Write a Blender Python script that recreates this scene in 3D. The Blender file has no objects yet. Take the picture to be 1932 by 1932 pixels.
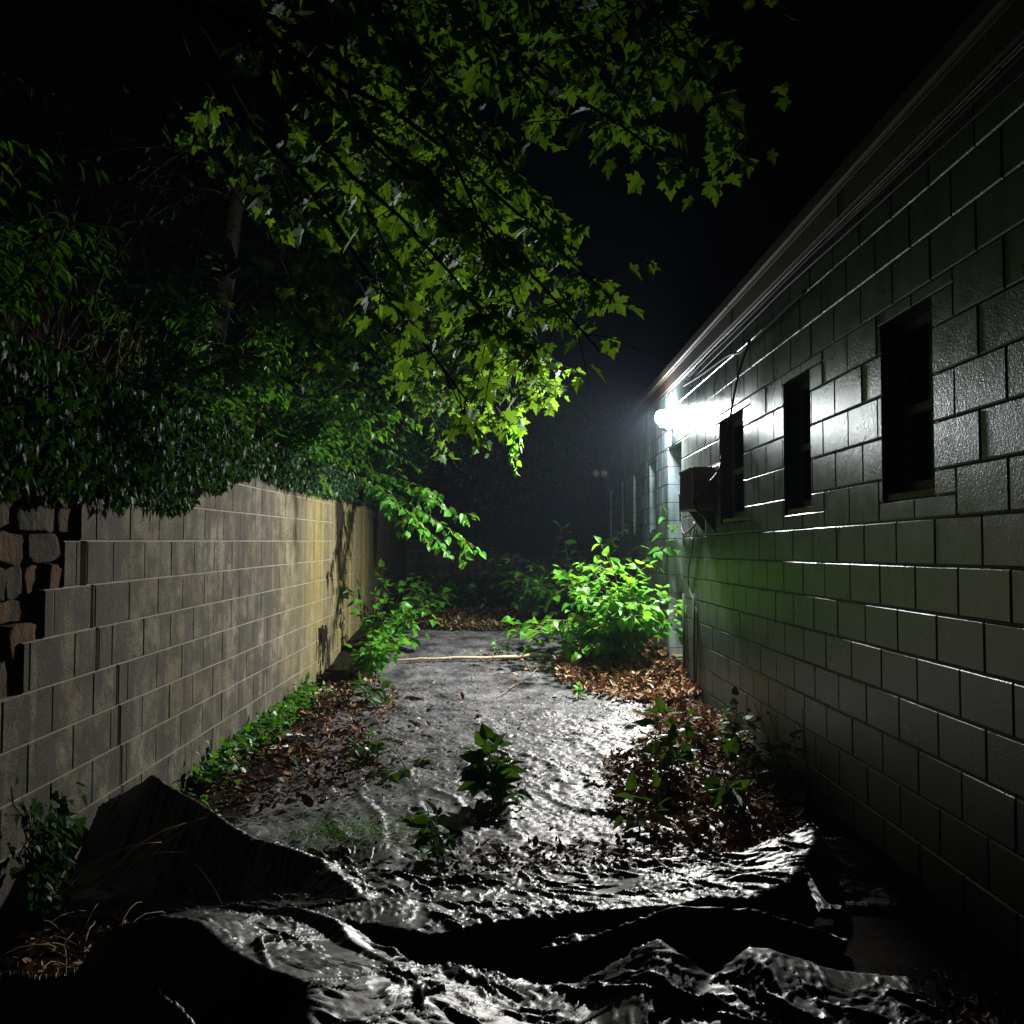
import bpy, math, random
import numpy as np
from mathutils import Vector, Matrix, Euler

rng = np.random.default_rng(7)
random.seed(7)
scene = bpy.context.scene
COL = scene.collection
CAMZ = 1.45
F = 1820.0            # focal length in px of a 1932 px wide picture

# ------------------------------------------------------------------ camera
cam = bpy.data.objects.new('camera', bpy.data.cameras.new('camera'))
COL.objects.link(cam)
cam.location = (0, 0, CAMZ)
cam.rotation_euler = (math.radians(90) + math.atan(74 / F), 0, -math.atan(10 / F))
cam.data.sensor_width = 36
cam.data.lens = 36 * F / 1932
cam.data.clip_end = 500
cam.data.clip_start = 0.05
scene.camera = cam
RC = np.array(Euler(cam.rotation_euler).to_matrix())

def ray(px, py):
    return RC @ np.array([(px - 966) / F, (966 - py) / F, -1.0])
def on_x(px, py, x):
    d = ray(px, py); return np.array([0, 0, CAMZ]) + d * (x / d[0])
def on_y(px, py, y):
    d = ray(px, py); return np.array([0, 0, CAMZ]) + d * (y / d[1])
def on_z(px, py, z):
    d = ray(px, py); return np.array([0, 0, CAMZ]) + d * ((z - CAMZ) / d[2])

# ------------------------------------------------------------------ numpy noise
_perm = np.random.default_rng(3).permutation(512)
_perm = np.concatenate([_perm, _perm])
_ang = np.random.default_rng(4).uniform(0, 2 * np.pi, 512)
_gx, _gy = np.cos(_ang), np.sin(_ang)
def noise2(x, y):
    x = np.asarray(x, float) + 100.3; y = np.asarray(y, float) + 100.7
    xi = np.floor(x).astype(int); yi = np.floor(y).astype(int)
    xf = x - xi; yf = y - yi
    u = xf ** 3 * (xf * (xf * 6 - 15) + 10); v = yf ** 3 * (yf * (yf * 6 - 15) + 10)
    def g(ix, iy, dx, dy):
        h = _perm[(_perm[ix % 512] + iy) % 512] % 512
        return _gx[h] * dx + _gy[h] * dy
    n00 = g(xi, yi, xf, yf); n10 = g(xi + 1, yi, xf - 1, yf)
    n01 = g(xi, yi + 1, xf, yf - 1); n11 = g(xi + 1, yi + 1, xf - 1, yf - 1)
    return (n00 * (1 - u) + n10 * u) * (1 - v) + (n01 * (1 - u) + n11 * u) * v
def fbm(x, y, o=4):
    r = 0; a = 1.0; f = 1.0
    for i in range(o):
        r = r + a * noise2(x * f + 17 * i, y * f - 9 * i); a *= .5; f *= 2.03
    return r
def tri(t):
    return np.abs((t % 1.0) - .5) * 4 - 1
def crumple(x, y, s, seed, nd=5, warp=.35):
    """sum of folded planes: flat facets meeting in sharp creases, as in crushed plastic"""
    r = np.random.default_rng(seed)
    wx = x / s + warp * noise2(x / s * .7 + seed, y / s * .7) * 2
    wy = y / s + warp * noise2(x / s * .7 - seed, y / s * .7 + 5) * 2
    h = 0
    for i in range(nd):
        a = r.uniform(0, np.pi); f = r.uniform(.35, .75); p = r.uniform(0, 1)
        m = np.clip(.5 + 1.6 * noise2(wx * .35 + i * 7.1, wy * .35 - seed), 0, 1)
        h = h + m * tri((np.cos(a) * wx + np.sin(a) * wy) * f + p) / f
    return h / nd * s

# ------------------------------------------------------------------ mesh helpers
def link(o, parent=None):
    COL.objects.link(o)
    if parent is not None: o.parent = parent
    return o
def tag(o, label=None, cat=None, group=None, kind=None):
    if label: o['label'] = label
    if cat: o['category'] = cat
    if group: o['group'] = group
    if kind: o['kind'] = kind
    return o
def empty(name, loc=(0, 0, 0)):
    o = bpy.data.objects.new(name, None); o.empty_display_size = .1
    o.location = loc; COL.objects.link(o); return o
def np_mesh(name, V, faces, mat, parent=None, tint=None, smooth=False, origin=None):
    """V (n,3); faces a list of int arrays (m,k). One mesh object."""
    V = np.asarray(V, np.float32)
    if origin is not None: V = V - np.asarray(origin, np.float32)
    me = bpy.data.meshes.new(name)
    me.vertices.add(len(V)); me.vertices.foreach_set('co', V.ravel())
    faces = [np.asarray(f, np.int32) for f in faces if len(f)]
    tot = np.concatenate([np.full(len(f), f.shape[1], np.int32) for f in faces])
    st = np.concatenate([[0], np.cumsum(tot)[:-1]]).astype(np.int32)
    idx = np.concatenate([f.ravel() for f in faces])
    me.loops.add(len(idx)); me.loops.foreach_set('vertex_index', idx)
    me.polygons.add(len(tot)); me.polygons.foreach_set('loop_start', st)
    try: me.polygons.foreach_set('loop_total', tot)
    except Exception: pass
    me.polygons.foreach_set('use_smooth', np.full(len(tot), bool(smooth)))
    if tint is not None:
        at = me.attributes.new('tint', 'FLOAT', 'POINT'); at.data.foreach_set('value', np.asarray(tint, np.float32))
    me.update(calc_edges=True); me.validate()
    if mat: me.materials.append(mat)
    o = bpy.data.objects.new(name, me)
    if origin is not None: o.location = origin
    return link(o, parent)

class MB:
    """collects boxes, tubes and loose faces into one mesh"""
    def __init__(s): s.V = []; s.F = {}; s.T = []; s.n = 0
    def add(s, V, faces, tint=0.5):
        V = np.asarray(V, float); s.V.append(V)
        s.T.append(np.full(len(V), tint) if np.isscalar(tint) else np.asarray(tint))
        for f in faces:
            f = np.asarray(f, int)
            if f.ndim == 1: f = f[None]
            s.F.setdefault(f.shape[1], []).append(f + s.n)
        s.n += len(V)
    def box(s, lo, hi, tint=.5, bev=0.0):
        (x0, y0, z0), (x1, y1, z1) = lo, hi
        if bev <= 0:
            V = [(x0,y0,z0),(x1,y0,z0),(x1,y1,z0),(x0,y1,z0),(x0,y0,z1),(x1,y0,z1),(x1,y1,z1),(x0,y1,z1)]
            s.add(V, [[(0,3,2,1),(4,5,6,7),(0,1,5,4),(1,2,6,5),(2,3,7,6),(3,0,4,7)]], tint)
        else:
            import bmesh
            bm = bmesh.new(); bmesh.ops.create_cube(bm, size=1)
            for v in bm.verts:
                v.co = ((x0+x1)/2 + v.co.x*(x1-x0), (y0+y1)/2 + v.co.y*(y1-y0), (z0+z1)/2 + v.co.z*(z1-z0))
            bmesh.ops.bevel(bm, geom=list(bm.edges), offset=bev, segments=2, affect='EDGES', profile=.5)
            bm.verts.index_update()
            s.add([v.co[:] for v in bm.verts], [[[v.index for v in f.verts]] for f in bm.faces], tint); bm.free()
    def tube(s, P, r, k=6, tint=.5, cap=True):
        P = np.asarray(P, float); n = len(P)
        r = np.full(n, r) if np.isscalar(r) else np.asarray(r, float)
        T = np.gradient(P, axis=0); T /= np.linalg.norm(T, axis=1)[:, None] + 1e-9
        up = np.where(np.abs(T[:, 2:3]) > .9, np.array([[1., 0, 0]]), np.array([[0, 0, 1.]]))
        A = np.cross(T, up); A /= np.linalg.norm(A, axis=1)[:, None] + 1e-9
        B = np.cross(T, A)
        for i in range(1, n):     # keep the ring frames from flipping
            if np.dot(A[i], A[i-1]) < 0 and abs(np.dot(A[i], A[i-1])) > abs(np.dot(B[i], A[i-1])): A[i] *= -1; B[i] *= -1
        a = np.arange(k) * 2 * np.pi / k
        V = (P[:, None] + r[:, None, None] * (A[:, None] * np.cos(a)[None, :, None] + B[:, None] * np.sin(a)[None, :, None])).reshape(-1, 3)
        i = np.arange(n - 1)[:, None] * k; j = np.arange(k)[None]; jn = (j + 1) % k
        q = np.stack([i + j, i + jn, i + k + jn, i + k + j], -1).reshape(-1, 4)
        fs = [q]
        if cap: fs += [np.arange(k)[None, ::-1], np.arange(k)[None] + (n - 1) * k]
        s.add(V, fs, tint)
    def lathe(s, prof, M, k=24, tint=.5):
        """prof: (r, h) pairs about local z, placed with matrix M"""
        V = []
        for r, h in prof:
            for i in range(k):
                a = 2 * math.pi * i / k; V.append((M @ Vector((r*math.cos(a), r*math.sin(a), h)))[:])
        fs = []
        for j in range(len(prof) - 1):
            for i in range(k): fs.append((j*k+i, j*k+(i+1)%k, (j+1)*k+(i+1)%k, (j+1)*k+i))
        s.add(V, [np.array(fs), np.arange(k)[None, ::-1], np.arange(k)[None] + (len(prof)-1)*k], tint)
    def build(s, name, mat, parent=None, smooth=False, origin=None):
        V = np.concatenate(s.V); T = np.concatenate(s.T)
        fs = [np.concatenate(v) for v in s.F.values()]
        return np_mesh(name, V, fs, mat, parent, T, smooth, origin)

def grid_mesh(name, X, Y, Z, mat, parent=None, keep=None, smooth=True):
    ny, nx = X.shape
    V = np.stack([X, Y, Z], -1).reshape(-1, 3)
    i = np.arange(ny - 1)[:, None] * nx; j = np.arange(nx - 1)[None]
    q = np.stack([i + j, i + j + 1, i + nx + j + 1, i + nx + j], -1).reshape(-1, 4)
    if keep is not None:
        k = keep.ravel(); q = q[k[q].all(1)]
        used = np.zeros(len(V), bool); used[q.ravel()] = True
        m = np.cumsum(used) - 1; V = V[used]; q = m[q]
    return np_mesh(name, V, [q], mat, parent, None, smooth)

# ------------------------------------------------------------------ materials
def new_mat(name):
    m = bpy.data.materials.new(name); m.use_nodes = True
    nt = m.node_tree; nt.nodes.clear()
    out = nt.nodes.new('ShaderNodeOutputMaterial')
    return m, nt, out
def N(nt, t, **kw):
    n = nt.nodes.new(t)
    for k, v in kw.items():
        if k in n.inputs: n.inputs[k].default_value = v
        else: setattr(n, k, v)
    return n
def ramp(nt, fac, stops):
    r = nt.nodes.new('ShaderNodeValToRGB'); e = r.color_ramp.elements
    while len(e) < len(stops): e.new(.5)
    for i, (p, c) in enumerate(stops): e[i].position = p; e[i].color = (*c, 1)
    nt.links.new(fac, r.inputs[0]); return r.outputs[0]
def coords(nt, scale=(1, 1, 1)):
    tc = N(nt, 'ShaderNodeTexCoord'); mp = N(nt, 'ShaderNodeMapping'); mp.inputs['Scale'].default_value = scale
    nt.links.new(tc.outputs['Object'], mp.inputs[0]); return mp.outputs[0]
def noise(nt, vec, scale, detail=5, rough=.55):
    n = N(nt, 'ShaderNodeTexNoise'); n.inputs['Scale'].default_value = scale
    n.inputs['Detail'].default_value = detail; n.inputs['Roughness'].default_value = rough
    nt.links.new(vec, n.inputs['Vector']); return n.outputs['Fac']
def mixc(nt, fac, a, b, mode='MIX'):
    m = nt.nodes.new('ShaderNodeMix'); m.data_type = 'RGBA'; m.blend_type = mode
    for s, v in ((m.inputs[0], fac), (m.inputs[6], a), (m.inputs[7], b)):
        if isinstance(v, (int, float)): s.default_value = v
        elif isinstance(v, tuple): s.default_value = (*v, 1)
        else: nt.links.new(v, s)
    return m.outputs[2]
def math_(nt, op, a, b=0.0, clamp=False):
    m = nt.nodes.new('ShaderNodeMath'); m.operation = op; m.use_clamp = clamp
    for s, v in ((m.inputs[0], a), (m.inputs[1], b)):
        if isinstance(v, (int, float)): s.default_value = v
        else: nt.links.new(v, s)
    return m.outputs[0]
def attr(nt, name='tint'):
    a = N(nt, 'ShaderNodeAttribute'); a.attribute_name = name; return a.outputs['Fac']
def bump(nt, h, strength, dist=.01, prev=None):
    b = N(nt, 'ShaderNodeBump'); b.inputs['Strength'].default_value = strength; b.inputs['Distance'].default_value = dist
    nt.links.new(h, b.inputs['Height'])
    if prev is not None: nt.links.new(prev, b.inputs['Normal'])
    return b.outputs['Normal']
def principled(nt, out, col=None, rough=.6, spec=.5, nrm=None, metal=0.0):
    p = N(nt, 'ShaderNodeBsdfPrincipled')
    def put(k, v):
        if v is None: return
        if isinstance(v, tuple): p.inputs[k].default_value = (*v, 1)
        elif isinstance(v, (int, float)): p.inputs[k].default_value = v
        else: nt.links.new(v, p.inputs[k])
    put('Base Color', col); put('Roughness', rough); put('Specular IOR Level', spec); put('Normal', nrm); put('Metallic', metal)
    nt.links.new(p.outputs[0], out.inputs[0]); return p

def mat_simple(name, c, rough=.6, spec=.5, metal=0.0, var=.25, scale=18, bmp=.15):
    m, nt, out = new_mat(name); v = coords(nt)
    n = noise(nt, v, scale)
    col = mixc(nt, n, tuple(x * (1 - var) for x in c), tuple(min(1, x * (1 + var)) for x in c))
    principled(nt, out, col, rough, spec, bump(nt, noise(nt, v, scale * 6), bmp, .004), metal); return m

def mat_painted_block():
    m, nt, out = new_mat('glossy_painted_block')
    v = coords(nt); vs = coords(nt, (1, 1, .12))
    t = attr(nt)
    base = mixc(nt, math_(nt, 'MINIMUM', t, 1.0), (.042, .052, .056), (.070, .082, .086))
    base = mixc(nt, math_(nt, 'GREATER_THAN', t, 2.0), base, (.42, .50, .54))  # blocks from the doorway on are paler: lamplight put into their colour
    st = noise(nt, vs, 9, 6, .7)
    base = mixc(nt, ramp(nt, st, [(.46, (0, 0, 0)), (.66, (.8, .8, .8))]), base, (.03, .033, .026))
    lo = noise(nt, v, 1.6, 5, .6)
    base = mixc(nt, ramp(nt, lo, [(.46, (0, 0, 0)), (.62, (.7, .7, .7))]), base, (.045, .062, .034))
    # green light off the bush, painted into the colour as a low patchy band
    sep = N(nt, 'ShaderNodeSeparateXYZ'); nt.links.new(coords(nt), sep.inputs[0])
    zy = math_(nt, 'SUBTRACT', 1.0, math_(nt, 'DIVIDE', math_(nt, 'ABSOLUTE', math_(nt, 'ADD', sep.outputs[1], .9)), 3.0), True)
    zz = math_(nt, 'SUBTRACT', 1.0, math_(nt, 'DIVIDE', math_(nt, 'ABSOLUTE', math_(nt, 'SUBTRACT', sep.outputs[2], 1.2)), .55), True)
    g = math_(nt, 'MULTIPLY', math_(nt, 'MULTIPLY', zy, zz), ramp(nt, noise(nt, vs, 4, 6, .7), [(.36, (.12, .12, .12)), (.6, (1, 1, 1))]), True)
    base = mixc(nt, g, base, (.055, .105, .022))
    # splashed dirt along the foot
    ft = math_(nt, 'SUBTRACT', .75, math_(nt, 'ADD', sep.outputs[2], math_(nt, 'MULTIPLY', noise(nt, v, 6, 5, .7), .5)), True)
    base = mixc(nt, ft, base, (.022, .018, .013))
    r = math_(nt, 'MULTIPLY_ADD', noise(nt, v, 7), .28); r.node.inputs[2].default_value = .17
    r = math_(nt, 'ADD', r, math_(nt, 'MULTIPLY', ft, .4))
    b1 = bump(nt, noise(nt, v, 95, 3, .65), .45, .004)
    b2 = bump(nt, noise(nt, v, 24, 5, .65), .22, .005, b1)
    df = N(nt, 'ShaderNodeBsdfDiffuse'); nt.links.new(base, df.inputs[0]); nt.links.new(b2, df.inputs['Normal'])
    gl = N(nt, 'ShaderNodeBsdfGlossy'); gl.inputs[0].default_value = (.88, .95, 1, 1); nt.links.new(r, gl.inputs['Roughness']); nt.links.new(b2, gl.inputs['Normal'])
    lw_ = N(nt, 'ShaderNodeLayerWeight'); lw_.inputs[0].default_value = .35
    mx = N(nt, 'ShaderNodeMixShader'); nt.links.new(math_(nt, 'MULTIPLY_ADD', lw_.outputs['Fresnel'], .16), mx.inputs[0]); mx.inputs[0].links[0].from_node.inputs[2].default_value = .012
    nt.links.new(df.outputs[0], mx.inputs[1]); nt.links.new(gl.outputs[0], mx.inputs[2]); nt.links.new(mx.outputs[0], out.inputs[0]); return m

def mat_old_block():
    m, nt, out = new_mat('weathered_concrete_block')
    v = coords(nt); vs = coords(nt, (1, 1, .10)); vw = coords(nt, (1, 1, .03))
    t = attr(nt)
    base = mixc(nt, t, (.128, .117, .088), (.225, .208, .160))
    n1 = noise(nt, v, 1.7, 6, .65)
    base = mixc(nt, ramp(nt, n1, [(.42, (0, 0, 0)), (.60, (.9, .9, .9))]), base, (.155, .13, .08))
    n2 = noise(nt, v, 5.5, 6, .7)
    base = mixc(nt, ramp(nt, n2, [(.42, (0, 0, 0)), (.58, (.85, .85, .85))]), base, (.052, .048, .036))
    st = noise(nt, vs, 3.6, 6, .7)
    base = mixc(nt, ramp(nt, st, [(.45, (0, 0, 0)), (.57, (.8, .8, .8))]), base, (.05, .046, .04))
    # yellow-green algae where water has run down the far half of the wall
    sep = N(nt, 'ShaderNodeSeparateXYZ'); nt.links.new(coords(nt), sep.inputs[0])
    yy = math_(nt, 'ADD', sep.outputs[1], math_(nt, 'MULTIPLY', noise(nt, v, 1.1, 3), 2.5))
    zone = math_(nt, 'SUBTRACT', 1.0, math_(nt, 'DIVIDE', math_(nt, 'ABSOLUTE', math_(nt, 'SUBTRACT', yy, 13.4)), 4.4), True)
    sw = noise(nt, vw, 3.4, 6, .7)
    alg = math_(nt, 'MULTIPLY', ramp(nt, sw, [(.36, (.35, .35, .35)), (.60, (1, 1, 1))]), math_(nt, 'POWER', zone, .85))
    base = mixc(nt, math_(nt, 'MULTIPLY', alg, .9, True), base, ramp(nt, noise(nt, vw, 6, 4, .6), [(.4, (.28, .25, .13)), (.62, (.37, .29, .05))]))
    drip = noise(nt, vw, 9, 5, .7)
    base = mixc(nt, math_(nt, 'MULTIPLY', ramp(nt, drip, [(.53, (0, 0, 0)), (.60, (.9, .9, .9))]), zone), base, (.04, .035, .016))
    fine = noise(nt, v, 95, 4, .7)
    base = mixc(nt, ramp(nt, fine, [(.36, (1, 1, 1)), (.47, (0, 0, 0))]), base, (.03, .027, .022))
    b1 = bump(nt, fine, .8, .008)
    b2 = bump(nt, noise(nt, v, 24, 6, .7), .5, .012, b1)
    principled(nt, out, base, .9, .2, b2); return m

def mat_leaf(name, dark, light, trans, rough=.42, tfac=.35, spec=.45):
    m, nt, out = new_mat(name)
    t = attr(nt); v = coords(nt)
    col = ramp(nt, t, [(0, dark), (.82, light), (.93, light), (1, (light[0] * 2.4, light[1] * 1.05, light[2]))])
    col = mixc(nt, ramp(nt, noise(nt, v, 22, 3), [(.4, (0, 0, 0)), (.75, (.5, .5, .5))]), col, tuple(x * .55 for x in dark))
    nb = bump(nt, noise(nt, v, 140, 2), .12, .003)
    p = N(nt, 'ShaderNodeBsdfDiffuse'); nt.links.new(col, p.inputs[0]); nt.links.new(nb, p.inputs['Normal'])
    tr = N(nt, 'ShaderNodeBsdfTranslucent')
    tcol = mixc(nt, t, tuple(x * .7 for x in trans), trans); nt.links.new(tcol, tr.inputs[0])
    mx = N(nt, 'ShaderNodeMixShader'); mx.inputs[0].default_value = tfac
    nt.links.new(p.outputs[0], mx.inputs[1]); nt.links.new(tr.outputs[0], mx.inputs[2])
    gl = N(nt, 'ShaderNodeBsdfGlossy'); gl.inputs['Roughness'].default_value = rough; gl.inputs[0].default_value = (.9, .97, 1, 1)
    nt.links.new(nb, gl.inputs['Normal'])
    m2 = N(nt, 'ShaderNodeMixShader'); m2.inputs[0].default_value = spec
    nt.links.new(mx.outputs[0], m2.inputs[1]); nt.links.new(gl.outputs[0], m2.inputs[2])
    nt.links.new(m2.outputs[0], out.inputs[0]); return m

def mat_plastic(name, c, dust, rough, bmp=.5, dustfac=.5, spec=.5):
    m, nt, out = new_mat(name)
    v = coords(nt)
    n = noise(nt, v, 3.5, 6, .65)
    col = mixc(nt, ramp(nt, n, [(.38, (0, 0, 0)), (.7, (dustfac,) * 3)]), c, dust)
    sp = noise(nt, v, 60, 3, .7)
    col = mixc(nt, ramp(nt, sp, [(.60, (0, 0, 0)), (.72, (.7, .7, .7))]), col, (.035, .028, .02))
    rr = math_(nt, 'MULTIPLY_ADD', noise(nt, v, 11, 4), .22); rr.node.inputs[2].default_value = rough - .1
    w = N(nt, 'ShaderNodeTexVoronoi'); w.feature = 'DISTANCE_TO_EDGE'; w.inputs['Scale'].default_value = 26
    nv = N(nt, 'ShaderNodeTexNoise'); nv.inputs['Scale'].default_value = 9; nt.links.new(v, nv.inputs['Vector'])
    ad = N(nt, 'ShaderNodeVectorMath'); ad.operation = 'MULTIPLY_ADD'
    nt.links.new(nv.outputs['Color'], ad.inputs[0]); ad.inputs[1].default_value = (.12, .12, .12); nt.links.new(v, ad.inputs[2])
    nt.links.new(ad.outputs[0], w.inputs['Vector'])
    b1 = bump(nt, w.outputs['Distance'], bmp * .5, .01)
    b2 = bump(nt, noise(nt, v, 38, 4, .6), bmp, .012, b1)
    principled(nt, out, col, rr, spec, b2); return m

def mat_soil():
    m, nt, out = new_mat('dark_soil')
    v = coords(nt)
    col = ramp(nt, noise(nt, v, 14, 6, .7), [(.3, (.008, .007, .005)), (.55, (.02, .015, .011)), (.8, (.05, .036, .024))])
    principled(nt, out, col, .97, .04, bump(nt, noise(nt, v, 45, 6, .7), .9, .03)); return m
def mat_tint(name, stops, rough=.8, spec=.25):
    m, nt, out = new_mat(name)
    principled(nt, out, ramp(nt, attr(nt), stops), rough, spec, bump(nt, noise(nt, coords(nt), 90, 3), .2, .003)); return m
def mat_stone():
    m, nt, out = new_mat('rubble_stone'); v = coords(nt)
    c = ramp(nt, attr(nt), [(0, (.07, .062, .05)), (.4, (.11, .088, .055)), (.7, (.17, .105, .045)), (1, (.12, .06, .035))])
    c = mixc(nt, ramp(nt, noise(nt, coords(nt, (1, 1, .35)), 16, 6, .75), [(.42, (0, 0, 0)), (.6, (.85, .85, .85))]), c, (.03, .026, .02))
    b1 = bump(nt, noise(nt, v, 55, 5, .75), .9, .012)
    principled(nt, out, c, .92, .15, bump(nt, noise(nt, v, 12, 6, .7), .9, .05, b1)); return m
def mat_emit(name, c, s):
    m, nt, out = new_mat(name)
    e = N(nt, 'ShaderNodeEmission'); e.inputs[0].default_value = (*c, 1); e.inputs[1].default_value = s
    nt.links.new(e.outputs[0], out.inputs[0]); return m
def mat_glass():
    m, nt, out = new_mat('dark_window_glass')
    v = coords(nt)
    principled(nt, out, (.004, .004, .005), .12, .5, bump(nt, noise(nt, v, 3), .03, .01)); return m

M = dict(
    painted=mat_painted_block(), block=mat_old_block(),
    mortar_paint=mat_simple('painted_mortar', (.055, .065, .068), .5, .25),
    mortar=mat_simple('pale_mortar', (.22, .20, .155), .9, .2, var=.5, scale=5, bmp=.5),
    stone=mat_stone(),
    soil=mat_soil(),
    plastic=mat_plastic('black_plastic_sheet', (.012, .012, .013), (.026, .027, .031), .43, .10, .5, .38),
    plastic_dusty=mat_plastic('dusty_plastic_sheet', (.03, .031, .035), (.20, .20, .212), .47, .25, .9, .26),
    maple=mat_leaf('maple_leaf', (.024, .075, .009), (.05, .13, .014), (.15, .30, .015), .5, .45, 0.025),
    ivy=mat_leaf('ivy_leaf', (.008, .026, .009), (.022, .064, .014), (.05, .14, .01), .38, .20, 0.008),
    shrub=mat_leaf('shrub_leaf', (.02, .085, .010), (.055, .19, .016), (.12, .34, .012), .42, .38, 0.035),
    knot=mat_leaf('heart_leaf', (.042, .18, .014), (.085, .32, .022), (.18, .46, .018), .42, .42, 0.02),
    knotdark=mat_leaf('young_leaf', (.014, .05, .010), (.03, .09, .014), (.09, .20, .012), .36, .30, 0.05),
    grass=mat_tint('moss_and_grass', [(0, (.02, .05, .01)), (1, (.07, .12, .02))]),
    bark=mat_simple('bark', (.022, .018, .013), .9, .2, var=.5, scale=30, bmp=.6),
    stem=mat_simple('green_brown_stem', (.12, .10, .045), .6, .35, var=.4),
    dry=mat_tint('dry_stem', [(0, (.10, .07, .045)), (1, (.34, .24, .15))], .75),
    litter=mat_tint('dead_leaf', [(0, (.04, .022, .013)), (.3, (.15, .06, .026)), (.55, (.26, .14, .065)), (.8, (.38, .25, .14)), (1, (.52, .44, .32))], .75, .15),
    deadvine=mat_simple('dead_vine', (.018, .014, .010), .95, .1),
    wood=mat_simple('pale_weathered_wood', (.52, .42, .28), .7, .3, var=.25, scale=8),
    fascia=mat_simple('red_brown_fascia_paint', (.045, .024, .017), .7, .4, var=.5, scale=7, bmp=.3),
    coping=mat_simple('tan_metal_edge', (.06, .052, .036), .7, .3, var=.6, scale=6),
    roofing=mat_simple('roof_felt', (.03, .03, .03), .9, .2),
    frame=mat_simple('dark_window_frame', (.11, .09, .07), .5, .4),
    sill=mat_simple('yellowed_sill', (.20, .18, .09), .6, .4),
    glass=mat_glass(),
    cable=mat_simple('black_cable', (.012, .012, .012), .6, .15),
    cablegrey=mat_simple('grey_painted_cable', (.05, .053, .053), .75, .1),
    acbody=mat_simple('brown_metal_case', (.19, .14, .115), .45, .5, var=.2),
    acgrille=mat_simple('dark_louvres', (.07, .055, .046), .5, .4),
    lampbody=mat_simple('grey_cast_metal', (.30, .30, .29), .4, .5, metal=.4),
    whitehead=mat_simple('white_lamp_head', (.7, .7, .68), .35, .5),
    lens=mat_simple('lamp_glass', (.5, .5, .5), .1, .6),
    glow=mat_emit('lit_lamp_lens', (.90, .96, 1.0), 540),
    paper=mat_simple('white_scrap', (.72, .74, .78), .55, .4),
    door=mat_simple('grey_painted_door', (.22, .24, .25), .4, .5),
)

# ------------------------------------------------------------------ ground
_gy_ = [-10, 5.5, 9, 10.6, 12.3, 14.6, 18.5, 40]
_gz_ = [0, 0, .09, .22, .42, .60, .93, 1.0]
def G0(y): return np.interp(y, _gy_, _gz_)
def G(x, y): return G0(y) + .03 * fbm(x * .9, y * .9, 3)

LX, RX = -1.92, 1.815
SLOPE = .0107
def wall_top(y): return CAMZ + 3 * .2032 + SLOPE * y

xs = np.arange(-2.1, 2.05, .04); ys = np.arange(-1.0, 18.6, .04)
X, Y = np.meshgrid(xs, ys)
tag(grid_mesh('ground', X, Y, G(X, Y) + .012 * fbm(X * 9, Y * 9, 3), M['soil']), kind='structure')
# wide base sheet that carries on past the alley to the horizon
X, Y = np.meshgrid(np.linspace(-150, 150, 40), np.linspace(-60, 200, 40))
tag(grid_mesh('terrain', X, Y, X * 0 - .35, M['soil']), kind='structure')

# bank behind the left wall
def bank_z(x, y):
    d = np.maximum(0, (LX - .22) - x)
    return wall_top(np.clip(y, -4, 19)) - .12 + np.interp(d, [0, .35, 1.6, 5, 12, 30], [0, .10, 1.0, 3.3, 5.5, 8]) + .16 * fbm(x * .8, y * .8, 3) * np.minimum(1, d)
X, Y = np.meshgrid(np.concatenate([np.arange(-24, -6, .8), np.arange(-6, -2.13, .15), [-2.13]]), np.arange(-6, 34, .3))
tag(grid_mesh('hillside', X, Y, bank_z(X, Y), M['soil']), kind='structure')
# bank behind the end wall
def endbank_z(x, y):
    d = np.maximum(0, y - 18.75)
    return 1.9 + np.interp(d, [0, 1, 6, 20], [0, .5, 3.2, 6]) + .2 * fbm(x * .7, y * .7, 3)
X, Y = np.meshgrid(np.arange(-2.2, 14, .4), np.arange(18.7, 40, .4))
tag(grid_mesh('hill', X, Y, endbank_z(X, Y), M['soil']), kind='structure')

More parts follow.
